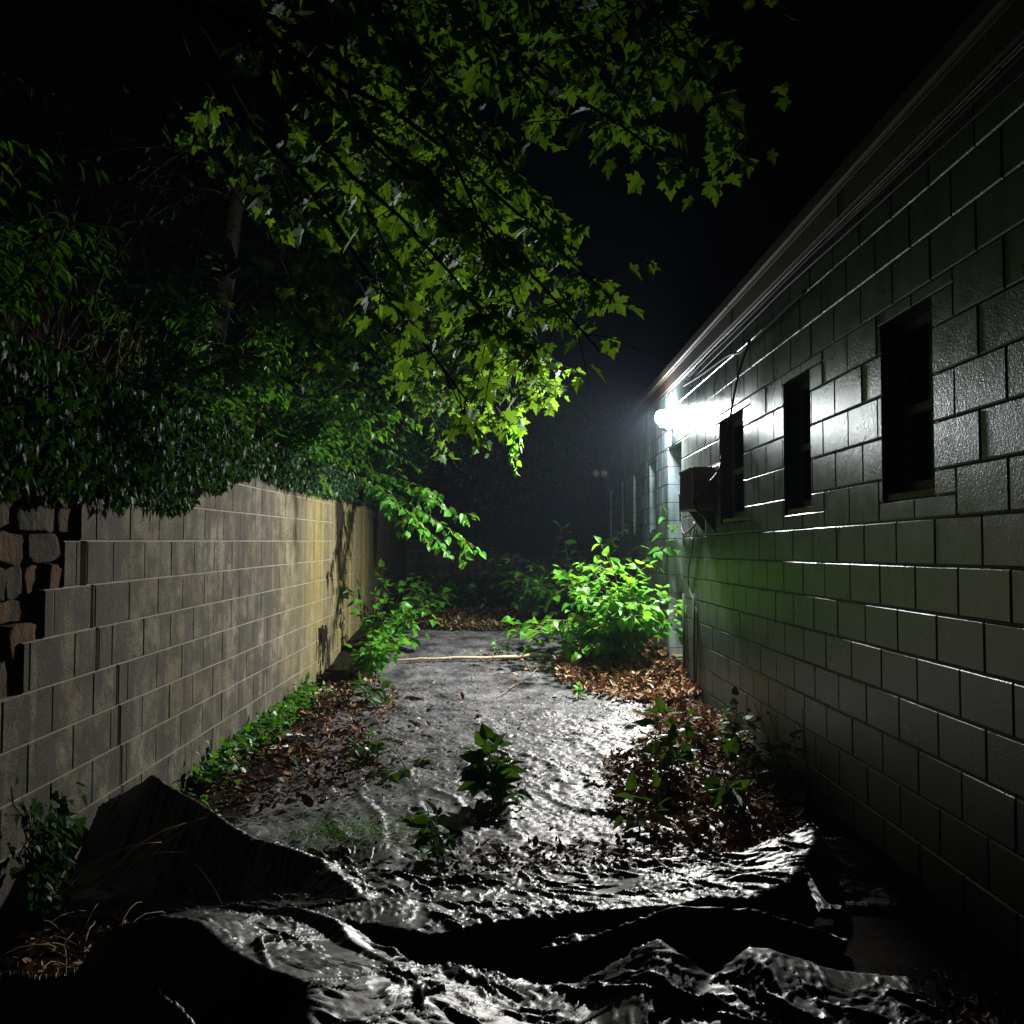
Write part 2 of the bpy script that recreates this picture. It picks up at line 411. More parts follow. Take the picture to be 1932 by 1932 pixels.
# ------------------------------------------------------------------ block walls
def cut(rects, o):
    res = []
    for (a, b, c, d) in rects:
        y0, y1, z0, z1 = o
        if b <= y0 or a >= y1 or d <= z0 or c >= z1: res.append((a, b, c, d)); continue
        if c < z0: res.append((a, b, c, z0))
        if d > z1: res.append((a, b, z1, d))
        cc, dd = max(c, z0), min(d, z1)
        if a < y0: res.append((a, y0, cc, dd))
        if b > y1: res.append((y1, b, cc, dd))
    return res
def block_wall(to_world, u0, u1, zlo, zhi, zphase, uphase, openings=(), joint=.010, bev=.007, thick=.2, mdepth=.009,
               start=None, crack=None, seed=1, jit=.0015, pale=None):
    """blocks as bevelled boxes and a mortar body a little behind their faces; to_world maps (u, depth, z)"""
    r = np.random.default_rng(seed); B = MB(); H = .2032; L = .4064
    k0 = math.floor((zlo - zphase) / H); k1 = math.ceil((zhi - zphase) / H)
    for k in range(k0, k1):
        c, d = max(zlo, zphase + k * H), min(zhi, zphase + (k + 1) * H)
        if d - c < .02: continue
        off = uphase + (L / 2 if k % 2 else 0)
        us = start(k) if start else u0
        n = math.floor((us - off) / L)
        while off + n * L < u1:
            a, b = max(us, off + n * L), min(u1, off + (n + 1) * L); n += 1
            if b - a < .02: continue
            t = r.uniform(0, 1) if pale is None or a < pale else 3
            rects = [(a, b, c, d)]
            for o in openings: rects = cut(rects, o)
            if crack is not None:
                cy, cw = crack(k)
                if cy is not None: rects = cut(rects, (cy - cw, cy + cw, c - 1, d + 1))
            for (p, q, s, e) in rects:
                if q - p < .015 or e - s < .015: continue
                j = joint / 2
                p += j; q -= j; s += j; e -= j
                dd = r.normal(0, jit); ty, tz = r.normal(0, jit * 1.2, 2)
                def dep(u, z): return dd + ty * (u - (p + q) / 2) + tz * (z - (s + e) / 2)
                w = min(bev, (q - p) / 3, (e - s) / 3)
                o_ = [(p, s), (q, s), (q, e), (p, e)]
                i_ = [(p + w, s + w), (q - w, s + w), (q - w, e - w), (p + w, e - w)]
                V = [(u, thick, z) for u, z in o_] + [(u, w * .8 + dep(u, z), z) for u, z in o_] + [(u, dep(u, z), z) for u, z in i_]
                V = [to_world(*x) for x in V]
                fs = [(8, 9, 10, 11)]
                for x in range(4):
                    y = (x + 1) % 4
                    fs += [(4 + x, 4 + y, 8 + y, 8 + x), (x, y, 4 + y, 4 + x)]
                B.add(V, [np.array(fs)], t)
    Mo = MB()
    us = sorted(set([u0, u1] + [v for o in openings for v in (o[0] - .009, o[1] + .009) if u0 < v < u1]))
    zs = sorted(set([zlo, zhi] + [v for o in openings for v in (o[2] - .009, o[3] + .009) if zlo < v < zhi]))
    for a, b in zip(us[:-1], us[1:]):
        for c, d in zip(zs[:-1], zs[1:]):
            mu, mz = (a + b) / 2, (c + d) / 2
            if any(o[0] - .009 < mu < o[1] + .009 and o[2] - .009 < mz < o[3] + .009 for o in openings): continue
            P = [(a, c), (b, c), (b, d), (a, d)]
            V = [to_world(u, mdepth, z) for u, z in P] + [to_world(u, thick - .004, z) for u, z in P]
            Mo.add(V, [np.array([(0, 1, 2, 3), (0, 1, 5, 4), (1, 2, 6, 5), (2, 3, 7, 6), (3, 0, 4, 7)])])
    return B, Mo

# --- the building on the right
building = empty('building', (RX + .1, 9, 0))
tag(building, 'long single storey building of glossy grey painted blocks with small dark windows', 'building')
bo = np.array(building.location)
def wy(px): return on_x(px, 1000, RX)[1]
WZ0, WZ1 = CAMZ + .235, CAMZ + 1.095
wins = [(wy(1764), wy(1667)), (wy(1531), wy(1481)), (wy(1404), wy(1359)),
        (wy(1238.5), wy(1226)), (wy(1205), wy(1195.8)), (wy(1181), wy(1173.9)), (wy(1161.8), wy(1152))]
DOOR = (wy(1286.5), wy(1261), .30, CAMZ + 1.14)
ops = [(a, b, WZ0, WZ1) for a, b in wins] + [(DOOR[0], DOOR[1], DOOR[2], DOOR[3])]
FASC = CAMZ + 1.77
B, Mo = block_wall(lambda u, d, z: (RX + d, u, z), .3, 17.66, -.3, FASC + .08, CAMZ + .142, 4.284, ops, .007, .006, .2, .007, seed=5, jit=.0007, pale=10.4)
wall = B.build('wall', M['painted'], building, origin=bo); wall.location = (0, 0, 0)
def reparent(o, root):        # meshes are built with their origin at the root's base
    o.location = np.array(o.location) - np.array(root.location)
    return o
mort = Mo.build('mortar', M['mortar_paint'], wall, origin=bo); mort.location = (0, 0, 0)

def part(mb, name, mat, root, parent=None, smooth=False):
    o = mb.build(name, mat, parent or root, smooth, origin=np.array(root.location)); o.location = (0, 0, 0); return o
# body behind the facade and the end walls
b = MB(); b.box((RX + .205, .3, -.3), (RX + .45, 17.6, FASC + .05)); part(b, 'inner_wall', M['roofing'], building)
b = MB(); b.box((RX + .2, 17.665, -.3), (RX + 7, 17.85, FASC + .08)); part(b, 'gable_wall', M['mortar_paint'], building)
b = MB(); b.box((RX + .03, .25, FASC + .09), (RX + 7, 17.8, FASC + .22)); part(b, 'roof', M['roofing'], building)
# fascia: board, drip bead, metal edge, in butted lengths
b = MB(); e = np.append(np.arange(.2, 17.7, 2.44), 17.75)
for a, c in zip(e[:-1], e[1:]):
    j = rng.normal(0, .003)
    b.box((RX - .045 + j, a + .002, FASC + .012), (RX - .004, c - .002, FASC + .150), bev=.004)
part(b, 'fascia', M['fascia'], building)
b = MB()
for a, c in zip(e[:-1], e[1:]):
    j = rng.normal(0, .004)
    b.box((RX - .085 + j, a + .003, FASC + .154 + j), (RX + .028, c - .001, FASC + .235 + j), bev=.008)
    b.box((RX - .060 + j, a + .003, FASC + .140), (RX - .047 + j, c - .001, FASC + .153))
part(b, 'roof_edge', M['coping'], building)
b = MB()
yy = np.arange(.3, 17.6, .12)
b.tube(np.stack([RX - .018 + 0 * yy, yy, FASC + .002 + .004 * noise2(yy, yy * 0)], -1), .008, 6)
part(b, 'drip_bead', M['mortar_paint'], building, smooth=True)
for i, (a, c) in enumerate(wins):
    w = MB(); t = .045; x0, x1 = RX + .105, RX + .15
    w.box((x0, a + .002, WZ0 + .002), (x1, a + t, WZ1 - .002)); w.box((x0, c - t, WZ0 + .002), (x1, c - .002, WZ1 - .002))
    w.box((x0, a + t, WZ0 + .04), (x1, c - t, WZ0 + .09)); w.box((x0, a + t, WZ1 - t), (x1, c - t, WZ1 - .002))
    zm = (WZ0 + WZ1) / 2
    w.box((x0 - .008, a + t, zm - .02), (x1, c - t, zm + .02))
    wo = part(w, 'window', M['frame'], building)
    g = MB(); g.box((RX + .125, a + t - .005, WZ0 + .085), (RX + .131, c - t + .005, WZ1 - t + .005)); part(g, 'pane', M['glass'], building, wo)
    s = MB(); s.box((RX + .02, a + .004, WZ0 + .002), (RX + .16, c - .004, WZ0 + .038), bev=.004); part(s, 'sill', M['sill'], building, wo)
d = MB(); d.box((RX + .165, DOOR[0] + .004, DOOR[2] + .01), (RX + .199, DOOR[1] - .004, DOOR[3] - .004)); do = part(d, 'door', M['door'], building)
d = MB(); d.tube([(RX + .164, DOOR[0] + .08, 1.3), (RX + .11, DOOR[0] + .08, 1.3), (RX + .11, DOOR[0] + .18, 1.3)], .011, 8); part(d, 'handle', M['lampbody'], building, do, True)
d = MB(); d.box((RX + .002, DOOR[0] + .004, DOOR[2] - .25), (RX + .16, DOOR[1] - .004, DOOR[2] + .006)); part(d, 'threshold', M['sill'], building)

# --- floodlight over the door
LP = np.array([1.695, 10.42, CAMZ + 1.45])
LY = LP[1] + .08
fl = empty('floodlight', (RX, LY, LP[2] - .08))
tag(fl, 'glowing round security floodlight on the wall above the doorway', 'floodlight')
b = MB(); b.lathe([(.055, -.001), (.055, .022), (.03, .035)], Matrix.Translation((RX - .001, LY, LP[2] - .08)) @ Matrix.Rotation(-math.pi / 2, 4, 'Y'), 20)
b.tube([(RX - .03, LY, LP[2] - .08), (RX - .07, LY, LP[2] - .095), (LP[0] + .01, LP[1] + .02, LP[2] - .13), (LP[0], LP[1], LP[2] - .12)], .014, 8)
part(b, 'bracket', M['lampbody'], fl, smooth=True)
aim = Vector((-.20, -.97, -.12)).normalized()
Q = aim.to_track_quat('Z', 'Y').to_matrix().to_4x4()
Mh = Matrix.Translation(LP) @ Q
Mz = Matrix.Translation(LP)
b = MB(); b.lathe([(.028, -.125), (.034, -.12), (.034, -.088), (.024, -.078)], Mz, 20); part(b, 'socket', M['lampbody'], fl, smooth=True)
b = MB(); b.lathe([(.002, -.085)] + [(.085 * math.sin(t), -.085 * math.cos(t)) for t in np.linspace(.12, 3.02, 14)] + [(.002, .085)], Mz, 24); part(b, 'lens', M['glow'], fl, smooth=True)
b = MB(); b.tube([(LP[0] + .03, LY, LP[2] - .09), (LP[0] + .04, LY - .05, LP[2] - .125), (LP[0] + .04, LY - .10, LP[2] - .135)], [.016, .022, .012], 10); part(b, 'sensor', M['lampbody'], fl, smooth=True)
front = LP + np.array(aim) * .125 - np.array(fl.location)
ld = bpy.data.lights.new('floodlight_beam', 'SPOT'); ld.energy = 1950; ld.shadow_soft_size = .07; ld.color = (1.0, .965, .90)
ld.spot_size = math.radians(155); ld.spot_blend = 1.0
lo = bpy.data.objects.new('floodlight_beam', ld); COL.objects.link(lo); lo.parent = fl; lo.location = front
lo.rotation_euler = Vector((-.72, -.45, -.62)).to_track_quat('-Z', 'Y').to_euler()
# second, unlit twin floodlight on the far corner
p = on_x(1143, 886, RX - .12)
f2 = empty('floodlight', (RX, 17.5, p[2] - .05))
tag(f2, 'unlit white twin head floodlight at the far corner of the building', 'floodlight')
b = MB(); b.lathe([(.05, -.001), (.05, .02), (.03, .03)], Matrix.Translation((RX - .001, 17.5, p[2] - .05)) @ Matrix.Rotation(-math.pi / 2, 4, 'Y'), 16)
b.tube([(RX - .02, 17.5, p[2] - .05), (RX - .12, 17.48, p[2] - .04)], .015, 8); part(b, 'bracket', M['lampbody'], f2, smooth=True)
for sx, sy in ((-.20, -.02), (-.05, -.05)):
    c = Vector((RX + sx, 17.45 + sy, p[2] + .01)); A = Vector((-.3 + sx, -1, -.25)).normalized()
    m4 = Matrix.Translation(c) @ A.to_track_quat('Z', 'Y').to_matrix().to_4x4()
    b = MB(); b.lathe([(.02, -.11), (.04, -.09), (.055, -.02), (.07, .0)], m4, 18); h = part(b, 'lamp_head', M['whitehead'], f2, smooth=True)
    b = MB(); b.lathe([(.066, .001), (.05, .012), (.004, .018)], m4, 18); part(b, 'lens', M['lens'], f2, h, True)

# --- air conditioner on the wall
ay0, ay1 = on_x(1353.9, 950, RX)[1], 8.92
ay0 = 8.36
AZ0, AZ1 = CAMZ + .36, CAMZ + .735
AX = RX - .205
ac = empty('air_conditioner', (RX, (ay0 + ay1) / 2, AZ0))
tag(ac, 'brown box air conditioner sticking out of the wall beside a window', 'air conditioner')
b = MB(); b.box((AX, ay0, AZ0), (RX - .003, ay1, AZ1), bev=.012); part(b, 'case', M['acbody'], ac)
b = MB()
for i in range(17):
    y = ay0 + .03 + i * (ay1 - ay0 - .06) / 16
    b.box((AX - .008, y - .007, AZ0 + .03), (AX - .001, y + .007, AZ1 - .03))
b.box((AX - .012, ay0 + .005, AZ0 + .006), (AX - .001, ay1 - .005, AZ0 + .027)); b.box((AX - .012, ay0 + .005, AZ1 - .027), (AX - .001, ay1 - .005, AZ1 - .006))
part(b, 'grille', M['acgrille'], ac)
b = MB()
for i in range(7):
    x = AX + .03 + i * .024
    b.box((x - .006, ay0 - .004, AZ0 + .05), (x + .006, ay0 - .0005, AZ1 - .12))
part(b, 'side_vent', M['acgrille'], ac)
zz = AZ0 - .002
for dy in (0, .42):
    b = MB()
    V = [(RX - .003, ay0 + .02 + dy, zz), (AX + .06, ay0 + .02 + dy, zz), (RX - .003, ay0 + .02 + dy, zz - .2), (RX - .003, ay0 + .05 + dy, zz), (AX + .06, ay0 + .05 + dy, zz), (RX - .003, ay0 + .05 + dy, zz - .2)]
    b.add(V, [np.array([(0, 1, 2), (5, 4, 3)]), np.array([(0, 3, 4, 1), (1, 4, 5, 2), (2, 5, 3, 0)])])
    part(b, 'bracket', M['mortar_paint'], ac)

# --- cables
def cable(P, r, name, label, mat, n=8):
    P = np.asarray(P, float); t = np.linspace(0, 1, len(P)); tt = np.linspace(0, 1, (len(P) - 1) * n + 1)
    # smooth with Catmull-Rom
    out = []
    for i in range(len(P) - 1):
        p0, p1, p2, p3 = P[max(0, i - 1)], P[i], P[i + 1], P[min(len(P) - 1, i + 2)]
        for s in np.arange(n) / n:
            out.append(.5 * ((2 * p1) + (-p0 + p2) * s + (2 * p0 - 5 * p1 + 4 * p2 - p3) * s * s + (-p0 + 3 * p1 - 3 * p2 + p3) * s ** 3))
    out.append(P[-1]); b = MB(); b.tube(out, r, 6)
    o = b.build(name, mat, None, True, origin=out[0]); return tag(o, label, 'cable')
ys_ = np.arange(.6, 9.9, .55)
cable([(RX - .022, y, FASC - .035 - .010 * abs(math.sin(y * 1.1)) - .01 * math.sin(y * .8)) for y in ys_], .009, 'cable', 'grey painted cable stapled along the wall just under the fascia', M['cablegrey'])
cable([(RX - .026, y, FASC - .08 - .035 * abs(math.sin(y * .43 + .5))) for y in np.arange(.6, 9.7, .4)], .007, 'cable', 'thin black wire sagging in loops below the eave cable', M['cable'])
q = [on_x(px, py, RX - .03) for px, py in ((1290, 728), (1325, 706), (1372, 672), (1400, 662), (1455, 610), (1520, 548))]
cable(q, .011, 'cable', 'pale loose cable bundle drooping under the eave above the air conditioner', M['cablegrey'])
q = [on_x(px, py, RX - .035) for px, py in ((1415, 640), (1392, 712), (1377, 790), (1362, 860))] + [on_x(1353, 893, RX - .10)]
q += [np.array([AX + .02, ay0 - .02, AZ0 + .1]), np.array([AX + .05, ay0 - .03, AZ0 - .02]), on_x(1318, 980, RX - .03), on_x(1302, 1000, RX - .02), on_x(1290, 1006, RX - .02), on_x(1284, 985, RX - .015), on_x(1282, 930, RX - .015)]
cable(q, .009, 'cable', 'black wire hanging down across the window and air conditioner to the doorway', M['cable'])
q = [on_x(px, py, RX - .02) for px, py in ((1309, 985), (1314, 1005), (1306, 1018), (1302, 1005), (1310, 996), (1306, 1040), (1299, 1075), (1300, 1110), (1311, 1140), (1316, 1170), (1315, 1230), (1313, 1300))]
cable(q, .006, 'cable', 'thin wire with a loop running down the wall to the ground', M['cable'])
for px, lab in ((1289.5, 'slim grey pipe standing against the wall right at the doorway edge'), (1309, 'slim grey pipe standing against the wall under the wire loop')):
    p0 = on_x(px, 1120, RX - .022); b = MB(); b.tube([(p0[0], p0[1], p0[2]), (p0[0], p0[1], .02)], .012, 8)
    tag(b.build('pipe', M['cablegrey'], None, True, origin=(p0[0], p0[1], .02)), lab, 'pipe')

# --- left retaining wall
C0 = CAMZ
starts = {3: 4.42, 2: 4.40, 1: 4.37, 0: 4.36, -1: 4.20, -2: 4.03, -3: 3.86, -4: 3.67}
_cr = {-1: (4.40, .034), -2: (4.50, .020), -3: (4.56, .016), -4: (4.80, .012), -5: (4.83, .012), -6: (4.86, .010), -7: (4.88, .009)}
def crack(k):
    if k in _cr and _cr[k][1] > 0: return _cr[k]
    return None, 0
def lw(u, d, z): return (LX - d, u, z + SLOPE * u)
B, Mo = block_wall(lw, 3.0, 18.4, -.35, CAMZ + 3 * .2032, C0, 4.93, (), .008, .004, .2, .005,
                   start=lambda k: starts.get(k, 3.45 if k < -4 else 4.4), crack=crack, seed=9, jit=.0008)
lwall = B.build('retaining_wall', M['block'], None, origin=(0, 0, 0))
tag(lwall, 'long stained concrete block retaining wall with a crack and yellow streaks', 'wall')
# mortar body, but none inside the crack or the rubble end
Mo2 = MB()
for k in range(-9, 3):
    c, d = max(-.35, C0 + k * .2032), C0 + (k + 1) * .2032
    a = starts.get(k, 3.45 if k < -4 else 4.4) + .004; segs = [(a, 18.4)]
    cy, cw = crack(k)
    if cy: segs = [(a, cy - cw), (cy + cw, 18.4)]
    for p, q in segs:
        if q - p < .01: continue
        for s in np.array_split(np.linspace(p, q, 30 if q - p > 2 else 2), 1):
            P = [(p, c), (q, c), (q, d), (p, d)]
            V = [lw(u, .004, z) for u, z in P] + [lw(u, .195, z) for u, z in P]
            Mo2.add(V, [np.array([(0, 1, 2, 3), (0, 1, 5, 4), (1, 2, 6, 5), (2, 3, 7, 6), (3, 0, 4, 7)])])
mo = Mo2.build('mortar', M['mortar'], lwall)

# --- rubble stone wall at the near left
def stone(mb, c, size, seed, t):
    r = np.random.default_rng(seed)
    n = 14; m = 12
    th = np.linspace(0, np.pi, m); ph = np.arange(n) * 2 * np.pi / n
    T, P_ = np.meshgrid(th, ph, indexing='ij')
    d = np.stack([np.sin(T) * np.cos(P_), np.sin(T) * np.sin(P_), np.cos(T)], -1)
    pw = .45
    d = np.sign(d) * np.abs(d) ** pw
    d /= np.maximum(1, np.abs(d).max(-1, keepdims=True))
    w = 1.0 + .20 * noise2(d[..., 0] * 2 + seed * 3.3, d[..., 1] * 2 + d[..., 2] * 3) + .08 * noise2(d[..., 0] * 6 + seed, d[..., 2] * 6 + d[..., 1] * 5)
    V = d * w[..., None] * np.array(size) / 2
    V[..., 0] = np.minimum(V[..., 0], .075 + .012 * noise2(V[..., 1] * 14 + seed, V[..., 2] * 14) + .05 * r.normal(0, 1) * V[..., 1])
    a = r.normal(0, .12); ca, sa = math.cos(a), math.sin(a)
    V = np.stack([V[..., 0], V[..., 1] * ca - V[..., 2] * sa, V[..., 1] * sa + V[..., 2] * ca], -1) + np.array(c)
    i = np.arange(m - 1)[:, None] * n; j = np.arange(n)[None]; jn = (j + 1) % n
    mb.add(V.reshape(-1, 3), [np.stack([i + j, i + n + j, i + n + jn, i + jn], -1).reshape(-1, 4)], t)
S = MB(); r = np.random.default_rng(12)
z = -.1; sd = 0
while z < 1.86:
    h = r.uniform(.09, .18); y = 1.2 + r.uniform(0, .3)
    k = math.floor((z + h / 2 - SLOPE * 4 - C0) / .2032)
    lim = starts.get(k, 3.45 if k < -4 else 4.42) - .012
    while y < lim - .05:
        w = min(r.uniform(.10, .26), lim - y)
        if lim - (y + w) < .09: w = lim - y
        sd += 1
        stone(S, (LX - .11 + r.normal(0, .012), y + w / 2, z + h / 2), (.26, w * .95, h * .93), sd, r.uniform(0, 1) ** 1.2)
        y += w
    z += h
o = S.build('stone_wall', M['stone'], None, True); tag(o, 'rough brown rubble stone wall joining the near end of the block wall', 'wall')
b = MB(); b.box((LX - .45, 1.0, -.3), (LX - .13, 4.37, 1.9)); 
b.build('core', M['soil'], o)

# --- low wall across the far end
B, Mo = block_wall(lambda u, d, z: (u, 18.45 + d, z), LX - .1, 3.0, .2, 2.0, CAMZ, 0.1, (), .010, .006, .2, .006, seed=21, jit=.003)
ew = B.build('end_wall', M['block'], None); tag(ew, 'low dark concrete block wall closing the far end of the alley', 'wall')
Mo.build('mortar', M['mortar'], ew)

# ------------------------------------------------------------------ plastic sheets
def drape(X, Y, Z0, floor, fx, fy, excess, steps=60, iters=6, bend=.12, seed=1, g=.0009):
    """lets a sheet with a little too much film settle on a height field: distance constraints on a
    grid of points, gravity, contact with friction. excess is the surplus length at every point."""
    r = np.random.default_rng(seed)
    P = np.stack([X, Y, Z0], -1).astype(np.float32); ny, nx = X.shape
    dx = float(X[0, 1] - X[0, 0]); dy = float(Y[1, 0] - Y[0, 0])
    ex = (1 + excess).astype(np.float32)
    Vv = np.zeros_like(P)
    fx0, fy0, fd = fx[0], fy[0], fx[1] - fx[0]
    def ground(p):
        u = np.clip((p[..., 0] - fx0) / fd, 0, len(fx) - 1.001); v = np.clip((p[..., 1] - fy0) / fd, 0, len(fy) - 1.001)
        i = u.astype(np.int32); j = v.astype(np.int32); a = u - i; b = v - j
        return floor[j, i] * (1 - a) * (1 - b) + floor[j, i + 1] * a * (1 - b) + floor[j + 1, i] * (1 - a) * b + floor[j + 1, i + 1] * a * b
    groups = []
    def grp(di, dj, rest, k, push_only=False):
        # split into independent sets by parity along the main direction
        ax, st = (1, max(1, dj)) if dj else (0, di)
        for par in (0, 1):
            n = ny if ax == 0 else nx; idx = np.arange(n - (di if ax == 0 else dj)); idx = idx[(idx // st) % 2 == par]
            if ax == 1:
                r0 = slice(0, ny - di); r1 = slice(di, ny)
                groups.append(((r0, idx), (r1, idx + dj), rest, k, push_only))
            else:
                groups.append(((idx, slice(0, nx)), (idx + di, slice(0, nx)), rest, k, push_only))
    grp(0, 1, dx, 1.0); grp(1, 0, dy, 1.0)
    dg = math.hypot(dx, dy)
    grp(1, 1, dg, .35)
    grp(0, 2, 2 * dx, bend, True); grp(2, 0, 2 * dy, bend, True); grp(0, 4, 4 * dx, bend * .5, True); grp(4, 0, 4 * dy, bend * .5, True)
    for st in range(steps):
        Q = P + Vv * .93; Q[..., 2] -= g
        if st < 6: Q[..., 2] += r.normal(0, .0012, X.shape)
        for it in range(iters):
            for (A, B, rest, k, po) in groups:
                a = Q[A]; b = Q[B]; d = b - a; l = np.sqrt((d * d).sum(-1)) + 1e-9
                e = rest * ex[A]
                c = (l - e) / l * (.5 * k)
                if po: c = np.minimum(c, 0)
                d *= c[..., None]
                Q[A] = a + d; Q[B] = b - d
            h = ground(Q); m = Q[..., 2] < h
            Q[..., 2] = np.where(m, h, Q[..., 2])
            Q[..., :2] = np.where(m[..., None], Q[..., :2] * .4 + P[..., :2] * .6, Q[..., :2])
        Vv = Q - P; P = Q
        sp = np.linalg.norm(Vv, axis=-1, keepdims=True); Vv *= np.minimum(1, .02 / (sp + 1e-9))
    return P.astype(float)
def creases(x, y, sc, w, seed, stretch=2.6):
    th = -.5 + 1.9 * noise2(x * 1.3 + seed, y * 1.3) + .25 * noise2(x * 4, y * 4 + seed)
    u = (np.cos(th) * x + np.sin(th) * y) / (sc * stretch); v = (-np.sin(th) * x + np.cos(th) * y) / sc
    n = noise2(u + seed * 1.7 + .3 * noise2(u * 2.1, v * 2.1), v - seed + .3 * noise2(u * 2.3 + 5, v * 2.3))
    return np.maximum(0, 1 - np.abs(n) / w) ** 1.25 * np.clip(.55 + 1.3 * noise2(x * 3 + seed, y * 3), 0, 1.2)
# long sheet lying flat on the ground
fx = np.arange(-1.9, 1.9, .03); fy = np.arange(3.5, 13.0, .03)
FX, FY = np.meshgrid(fx, fy)
floor = G(FX, FY) + .012 + .030 * np.maximum(0, fbm(FX * 3.2, FY * 2.2, 3)) + .018 * np.maximum(0, .06 - np.abs(noise2(FX * 2.1 + .5 * FY, FY * .8))) / .06 * np.clip((9.5 - FY) / 4, 0, 1)
xs = np.arange(-1.55, 1.62, .0120); ys = np.arange(3.9, 12.6, .0135)
X, Y = np.meshgrid(xs, ys)
Z0 = np.array([np.interp(xs, fx, row) for row in floor]); Z0 = np.stack([np.interp(ys, fy, Z0[:, i]) for i in range(len(xs))], 1)
excess = .055 + .075 * np.clip(.4 + 1.6 * fbm(X * .9, Y * .7 + 3, 2), 0, 1.2)
PD = drape(X, Y, Z0 + .01 + .16 * crumple(X, Y * .6, .22, 11, 5, .4) + .22 * crumple(X, Y * .55, .09, 12, 5, .5) + .02 * creases(X, Y, .13, .15, 4), floor, fx, fy, excess, steps=30, iters=5, bend=.04, seed=8)
X0, Y0 = X, Y
edge_l = -1.42 + .22 * fbm(Y0 * .9, Y0 * 0 + 2, 3); edge_r = 1.40 + .20 * fbm(Y0 * 1.1, Y0 * 0 + 8, 3)
edge_r = np.where(Y0 > 8.3, edge_r - .55 * np.clip((Y0 - 8.3) / .9, 0, 1), edge_r)
far = 12.35 + .25 * fbm(X0 * 1.2, X0 * 0 + 1, 3)
keep = (X0 > edge_l) & (X0 < edge_r) & (Y0 < far)
hole = fbm(X0 * 1.4 + 20, Y0 * 1.1, 4)
keep &= ~((hole > .62) & (Y0 > 4.8))
flat = grid_mesh('tarpaulin', PD[..., 0], PD[..., 1], PD[..., 2] + .10 * crumple(X0 + .3 * Y0, Y0 * .5, .05, 13, 5, .7) + .009 * creases(X0, Y0, .10, .13, 6) + .005 * creases(X0, Y0, .05, .16, 16), M['plastic_dusty'], keep=keep)

tag(flat, 'long wrinkled grey plastic sheet lying flat along the middle of the alley', 'tarpaulin')
so = flat.modifiers.new('thickness', 'SOLIDIFY'); so.thickness = .002

# crumpled black sheet heaped up in front
def seg_dist(x, y, P):
    best = np.full(x.shape, 9.0); hh = np.zeros(x.shape); side = np.zeros(x.shape)
    for (x0, y0, h0), (x1, y1, h1) in zip(P[:-1], P[1:]):
        dx, dy = x1 - x0, y1 - y0; L2 = dx * dx + dy * dy
        t = np.clip(((x - x0) * dx + (y - y0) * dy) / L2, 0, 1)
        d = np.hypot(x - x0 - t * dx, y - y0 - t * dy)
        m = d < best; best = np.where(m, d, best); hh = np.where(m, h0 + t * (h1 - h0), hh)
        side = np.where(m, np.sign((y - y0 - t * dy)), side)
    return best, hh, side
def ridge(x, y, P, wf, wn):
    """a fold: gentle on the far side (wf), steep on the near side (wn)"""
    d, h, s = seg_dist(x, y, P)
    w = np.where(s > 0, wf, wn)
    return h * np.maximum(0, 1 - d / w) ** 1.25
def heap(x, y):
    h = .03 + .02 * fbm(x * 2, y * 2, 2)
    def add(P, wf, wn):
        nonlocal h
        h = np.maximum(h, ridge(x, y, P, wf, wn))
    # mound against the wall and its crest running into the alley
    add([(-1.80, 4.50, .30), (-1.62, 4.44, .43), (-1.45, 4.36, .37), (-1.25, 4.26, .31), (-1.04, 4.15, .23), (-.73, 3.95, .17), (-.50, 3.55, .16), (-.45, 3.26, .16)], .40, .30)
    # sheet behind the second crest, falling to its far edge
    add([(-.60, 3.26, .20), (-.25, 3.16, .22), (-.01, 3.26, .22), (.2, 3.36, .20), (.54, 3.36, .22), (.9, 3.5, .20), (1.2, 3.9, .20), (1.5, 4.7, .30)], 1.5, .10)
    add([(-.3, 4.02, .11), (.3, 4.06, .12), (.8, 4.12, .15), (1.2, 4.3, .2), (1.55, 4.8, .3)], .10, .5)
    # fold left of the middle
    add([(-.95, 3.5, .20), (-.53, 3.1, .27), (-.32, 2.75, .26), (-.12, 2.4, .24)], .45, .10)
    # arched fold
    add([(.02, 3.20, .15), (.28, 3.14, .22), (.55, 3.10, .32), (.82, 3.16, .28), (1.02, 3.26, .20)], .45, .07)
    # near lump on the left
    add([(-1.2, 2.84, .33), (-1.02, 2.74, .42), (-.88, 2.70, .43), (-.66, 2.56, .41), (-.52, 2.48, .37), (-.45, 2.25, .32)], 1.3, .12)
    add([(-1.0, 2.50, .36), (-.85, 2.44, .38), (-.71, 2.33, .37), (-.64, 2.2, .33)], .14, .2)
    # crushed sheet lower right
    add([(.20, 2.92, .17), (.34, 2.96, .22), (.46, 3.0, .275), (.60, 2.86, .20), (.72, 2.92, .25), (.98, 2.90, .22)], .10, 3.2)
    add([(.05, 2.6, .15), (.2, 2.45, .18), (.5, 2.4, .20), (.8, 2.5, .2)], .6, .5)
    return h
fx = np.arange(-2.1, 1.81, .02); fy = np.arange(1.2, 5.2, .02)
FX, FY = np.meshgrid(fx, fy)
wx = FX + .07 * noise2(FX * 2.6, FY * 2.6); wy_ = FY + .07 * noise2(FX * 2.6 + 40, FY * 2.6)
floor = heap(wx, wy_) + .25 * np.maximum(0, crumple(FX, FY, .5, 31, 6, .3)) * .6
xs = np.arange(-1.85, 1.70, .0085); ys = np.arange(1.75, 4.95, .0085)
X, Y = np.meshgrid(xs, ys)
Z0 = np.array([np.interp(xs, fx, row) for row in floor]); Z0 = np.stack([np.interp(ys, fy, Z0[:, i]) for i in range(len(xs))], 1)
excess = .10 + .14 * np.clip(.4 + 1.5 * fbm(X * 1.6 + 5, Y * 1.6, 2), 0, 1.2)
